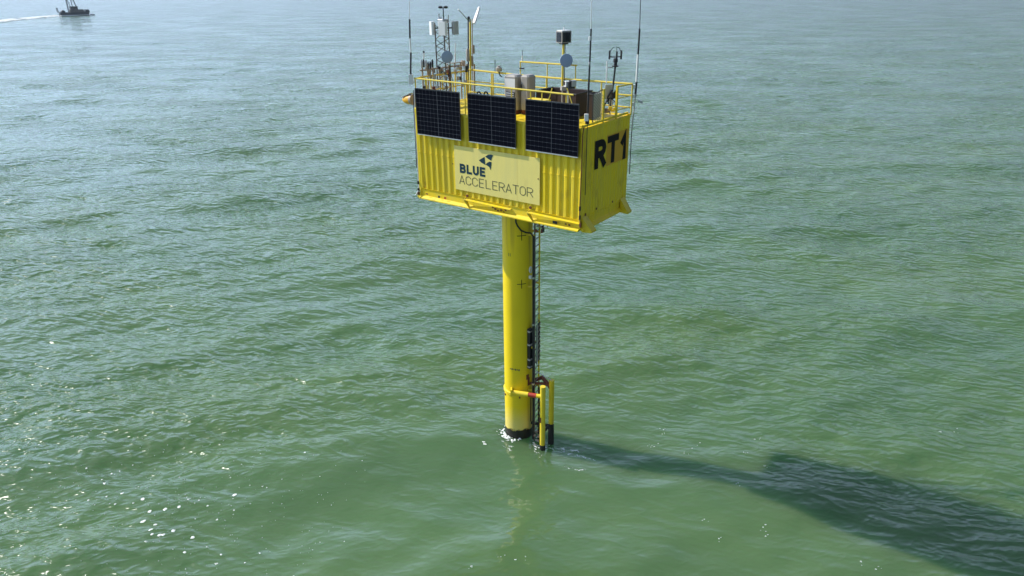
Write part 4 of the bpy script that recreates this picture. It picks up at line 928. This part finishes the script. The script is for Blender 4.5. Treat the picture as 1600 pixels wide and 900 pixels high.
# wake: churned hump of foam along the boat's track
a = bp(-9.5, 0, 0); n = 60; vs = []; trk = []
e0 = on(2, SEA, -60, 38.5)
for i in range(n):
    u = i/(n-1); c = a+(e0-a)*u-VR*18*math.sin(u*math.pi)*0.15; w = 2.6+7.5*u**0.8
    for j in range(7):
        v = j/6*2-1; jit = 0.25*math.sin(i*1.7+j*2.3)
        vs.append(c+lat*(v*w+jit)+up3*(0.15+(0.75*math.exp(-u*1.5))*(1-v*v)*(0.75+0.25*math.sin(i*2.1+j))))
fs = [(i*7+j, i*7+j+1, (i+1)*7+j+1, (i+1)*7+j) for i in range(n-1) for j in range(6)]
tag(MB().add(vs, fs).build('boat_wake', 'wakefoam', smooth=True), 'white foaming wake trailing behind the fishing boat', 'wake', kind='stuff')
m = MB()
for s in (-1, 1):
    for i in range(14):
        x = -8+i*1.35; y = s*(3.3 if x < 6 else 3.3*(10.6-x)/4.6); r = rr_.uniform(.5, 1.1)
        c = bp(x, y, 0.1); m.lathe(c, [(r, 0), (r*0.8, 0.25), (r*0.3, 0.42)], 8)
for k in range(6): m.lathe(bp(9.8+rr_.uniform(0, 1.8), rr_.uniform(-1.5, 1.5), 0.05), [(0.7, 0), (0.6, 0.4), (0.2, 0.7)], 8)
tag(m.build('bow_foam', 'foam', smooth=True), 'white foam along the waterline of the fishing boat', 'foam', kind='stuff')

# ------------------------------------------------------------------ foam flecks and streaks on the near water
m = MB(); fr_ = random.Random(21)
def fleck(px, py, r, m=m, el=1.0):
    c = on(2, SEA, px, py); k = fr_.randint(6, 10); ph = fr_.uniform(0, 6.28); P = []
    for i in range(k):
        a = 2*math.pi*i/k; rr = r*fr_.uniform(.55, 1.25); P.append((c[0]+VR[0]*rr*math.cos(a)*el+VF[0]*rr*math.sin(a), c[1]+VR[1]*rr*math.cos(a)*el+VF[1]*rr*math.sin(a), 0))
    P.append((c[0], c[1], 0)); Q = drape(P, 0.012); Q[-1][2] += 0.012
    m.add(Q, [(i, (i+1) % k, k) for i in range(k)])
for cx, cy, r in ((353, 352, 5), (430, 400, 8), (420, 385, 5), (360, 467, 6), (437, 455, 4), (505, 445, 7), (590, 470, 9), (475, 488, 5), (550, 485, 4), (622, 522, 8), (690, 515, 10), (748, 502, 9), (598, 562, 10), (653, 578, 8), (637, 602, 8), (645, 627, 9), (678, 628, 10), (692, 626, 9), (732, 607, 10), (811, 632, 9), (622, 664, 6), (779, 701, 6), (904, 744, 7), (926, 702, 5), (972, 455, 9), (865, 500, 5), (830, 474, 4), (784, 468, 5), (1270, 298, 5), (905, 558, 5), (152, 262, 5), (105, 252, 4), (1088, 690, 4), (458, 362, 5), (493, 352, 4), (1024, 735, 4), (45, 240, 4), (975, 522, 4), (11, 122, 5)):
    fleck(cx*600/1600, 600+cy*300/800, r*0.0074)
for k in range(330):
    t_ = fr_.random(); px = fr_.gauss(270, 130); py = fr_.gauss(770, 55)
    fleck(px, min(max(py, 640), 899), abs(fr_.gauss(0, 0.008))+0.007)
for k in range(110): fleck(fr_.uniform(0, 560), fr_.uniform(690, 900), abs(fr_.gauss(0, 0.006))+0.006)
for cx, cy in ((1030, 670), (1042, 666), (1022, 694), (1180, 681), (1068, 705), (1160, 704), (1196, 730), (1149, 760), (1499, 671), (1470, 675), (1343, 885), (1375, 894), (1196, 827), (1198, 836), (1103, 816), (1123, 849), (781, 874), (820, 882), (810, 880), (735, 895), (1085, 692), (1012, 694)):
    for q in range(3): fleck(cx+fr_.gauss(0, 4), cy+fr_.gauss(0, 3), fr_.uniform(.008, .020), el=1.6)
tag(m.build('foam_flecks', 'foam'), 'white foam flecks drifting on the green water', 'foam', kind='stuff')
# lacy foam lines downstream of the pile
m = MB()
def lace(pts, w):
    P = [on(2, SEA, *q) for q in pts]; F = []
    for a, b in zip(P, P[1:]):
        for k in range(8): F.append(a+(b-a)*k/8)
    F.append(P[-1]); vs = []
    for i, p in enumerate(F):
        ww = w*math.sin(math.pi*(i+0.6)/(len(F)+0.2))*fr_.uniform(.5, 1.3)
        t_ = F[min(i+1, len(F)-1)]-F[max(i-1, 0)]; nn = np.array([-t_[1], t_[0], 0]); nn /= np.linalg.norm(nn)
        j = nn*fr_.gauss(0, .03); vs += [p+nn*ww+j, p-nn*ww+j]
    m.add(drape(vs, 0.012), [(2*i, 2*i+1, 2*i+3, 2*i+2) for i in range(len(F)-1)])
for pts, w in (([(853, 690), (868, 697), (885, 701), (905, 708), (938, 716)], .07), ([(855, 684), (880, 695), (900, 699), (925, 707)], .06), ([(872, 722), (892, 730), (916, 732)], .05),
                              ([(785, 690), (797, 696), (806, 697)], .05), ([(786, 697), (800, 707), (798, 709)], .04), ([(835, 700), (840, 705), (846, 703)], .05), ([(838, 716), (846, 712), (850, 706)], .04)):
    lace(pts, w)
tag(m.build('foam_streaks', 'lacefoam'), 'thin lacy foam streaks on the water round the foot of the pile', 'foam', kind='stuff')
m = MB()
for k in range(64):                                       # splash where the swell meets the pile
    az_ = math.radians(fr_.gauss(256, 22)); rr = PR+0.02+abs(fr_.gauss(0, 0.09)); r = fr_.uniform(.012, .05)
    P = [(PX+rr*math.cos(az_)+r*fr_.uniform(.5, 1.6)*math.cos(t_), PY+rr*math.sin(az_)+r*fr_.uniform(.4, 1.2)*math.sin(t_), 0) for t_ in np.linspace(0, 5.5, 8)]
    P.append((PX+rr*math.cos(az_), PY+rr*math.sin(az_), 0)); Q = drape(P, 0.012+fr_.uniform(0, .03)); Q[-1][2] += r*0.6
    m.add(Q, [(i, (i+1) % 8, 8) for i in range(8)])
for k in range(32):
    q = on(2, SEA, 836+abs(fr_.gauss(0, 12)), 688+fr_.gauss(2, 4)); r = fr_.uniform(.012, .04)
    P = [(q[0]+r*fr_.uniform(.5, 1.6)*math.cos(t_), q[1]+r*fr_.uniform(.4, 1.2)*math.sin(t_), 0) for t_ in np.linspace(0, 5.5, 8)]; P.append((q[0], q[1], 0))
    Q = drape(P, 0.012); Q[-1][2] += r*0.4; m.add(Q, [(i, (i+1) % 8, 8) for i in range(8)])
for px, py in ((757, 694), (759, 697)): fleck(px, py, 0.06, m)
tag(m.build('splash_foam', 'foam', smooth=True), 'white splash foam at the foot of the pile', 'foam', kind='stuff')

# ------------------------------------------------------------------ sea air
hz, hn, hl, hb = new_mat('sea_air')
hn.remove(hb); pv = hn.new('ShaderNodeVolumePrincipled'); pv.inputs['Color'].default_value = (0.80, 0.90, 1.0, 1); pv.inputs['Density'].default_value = 0.00012; pv.inputs['Anisotropy'].default_value = 0.25
hl.new(pv.outputs[0], hn['Material Output'].inputs['Volume'])
tag(MB().box((CAM[0]-9400, CAM[1]-9400, SEA-1.6), (CAM[0]+9400, CAM[1]+9400, 8.4)).build('haze', hz), 'thin pale sea haze over the water', 'haze', kind='stuff')
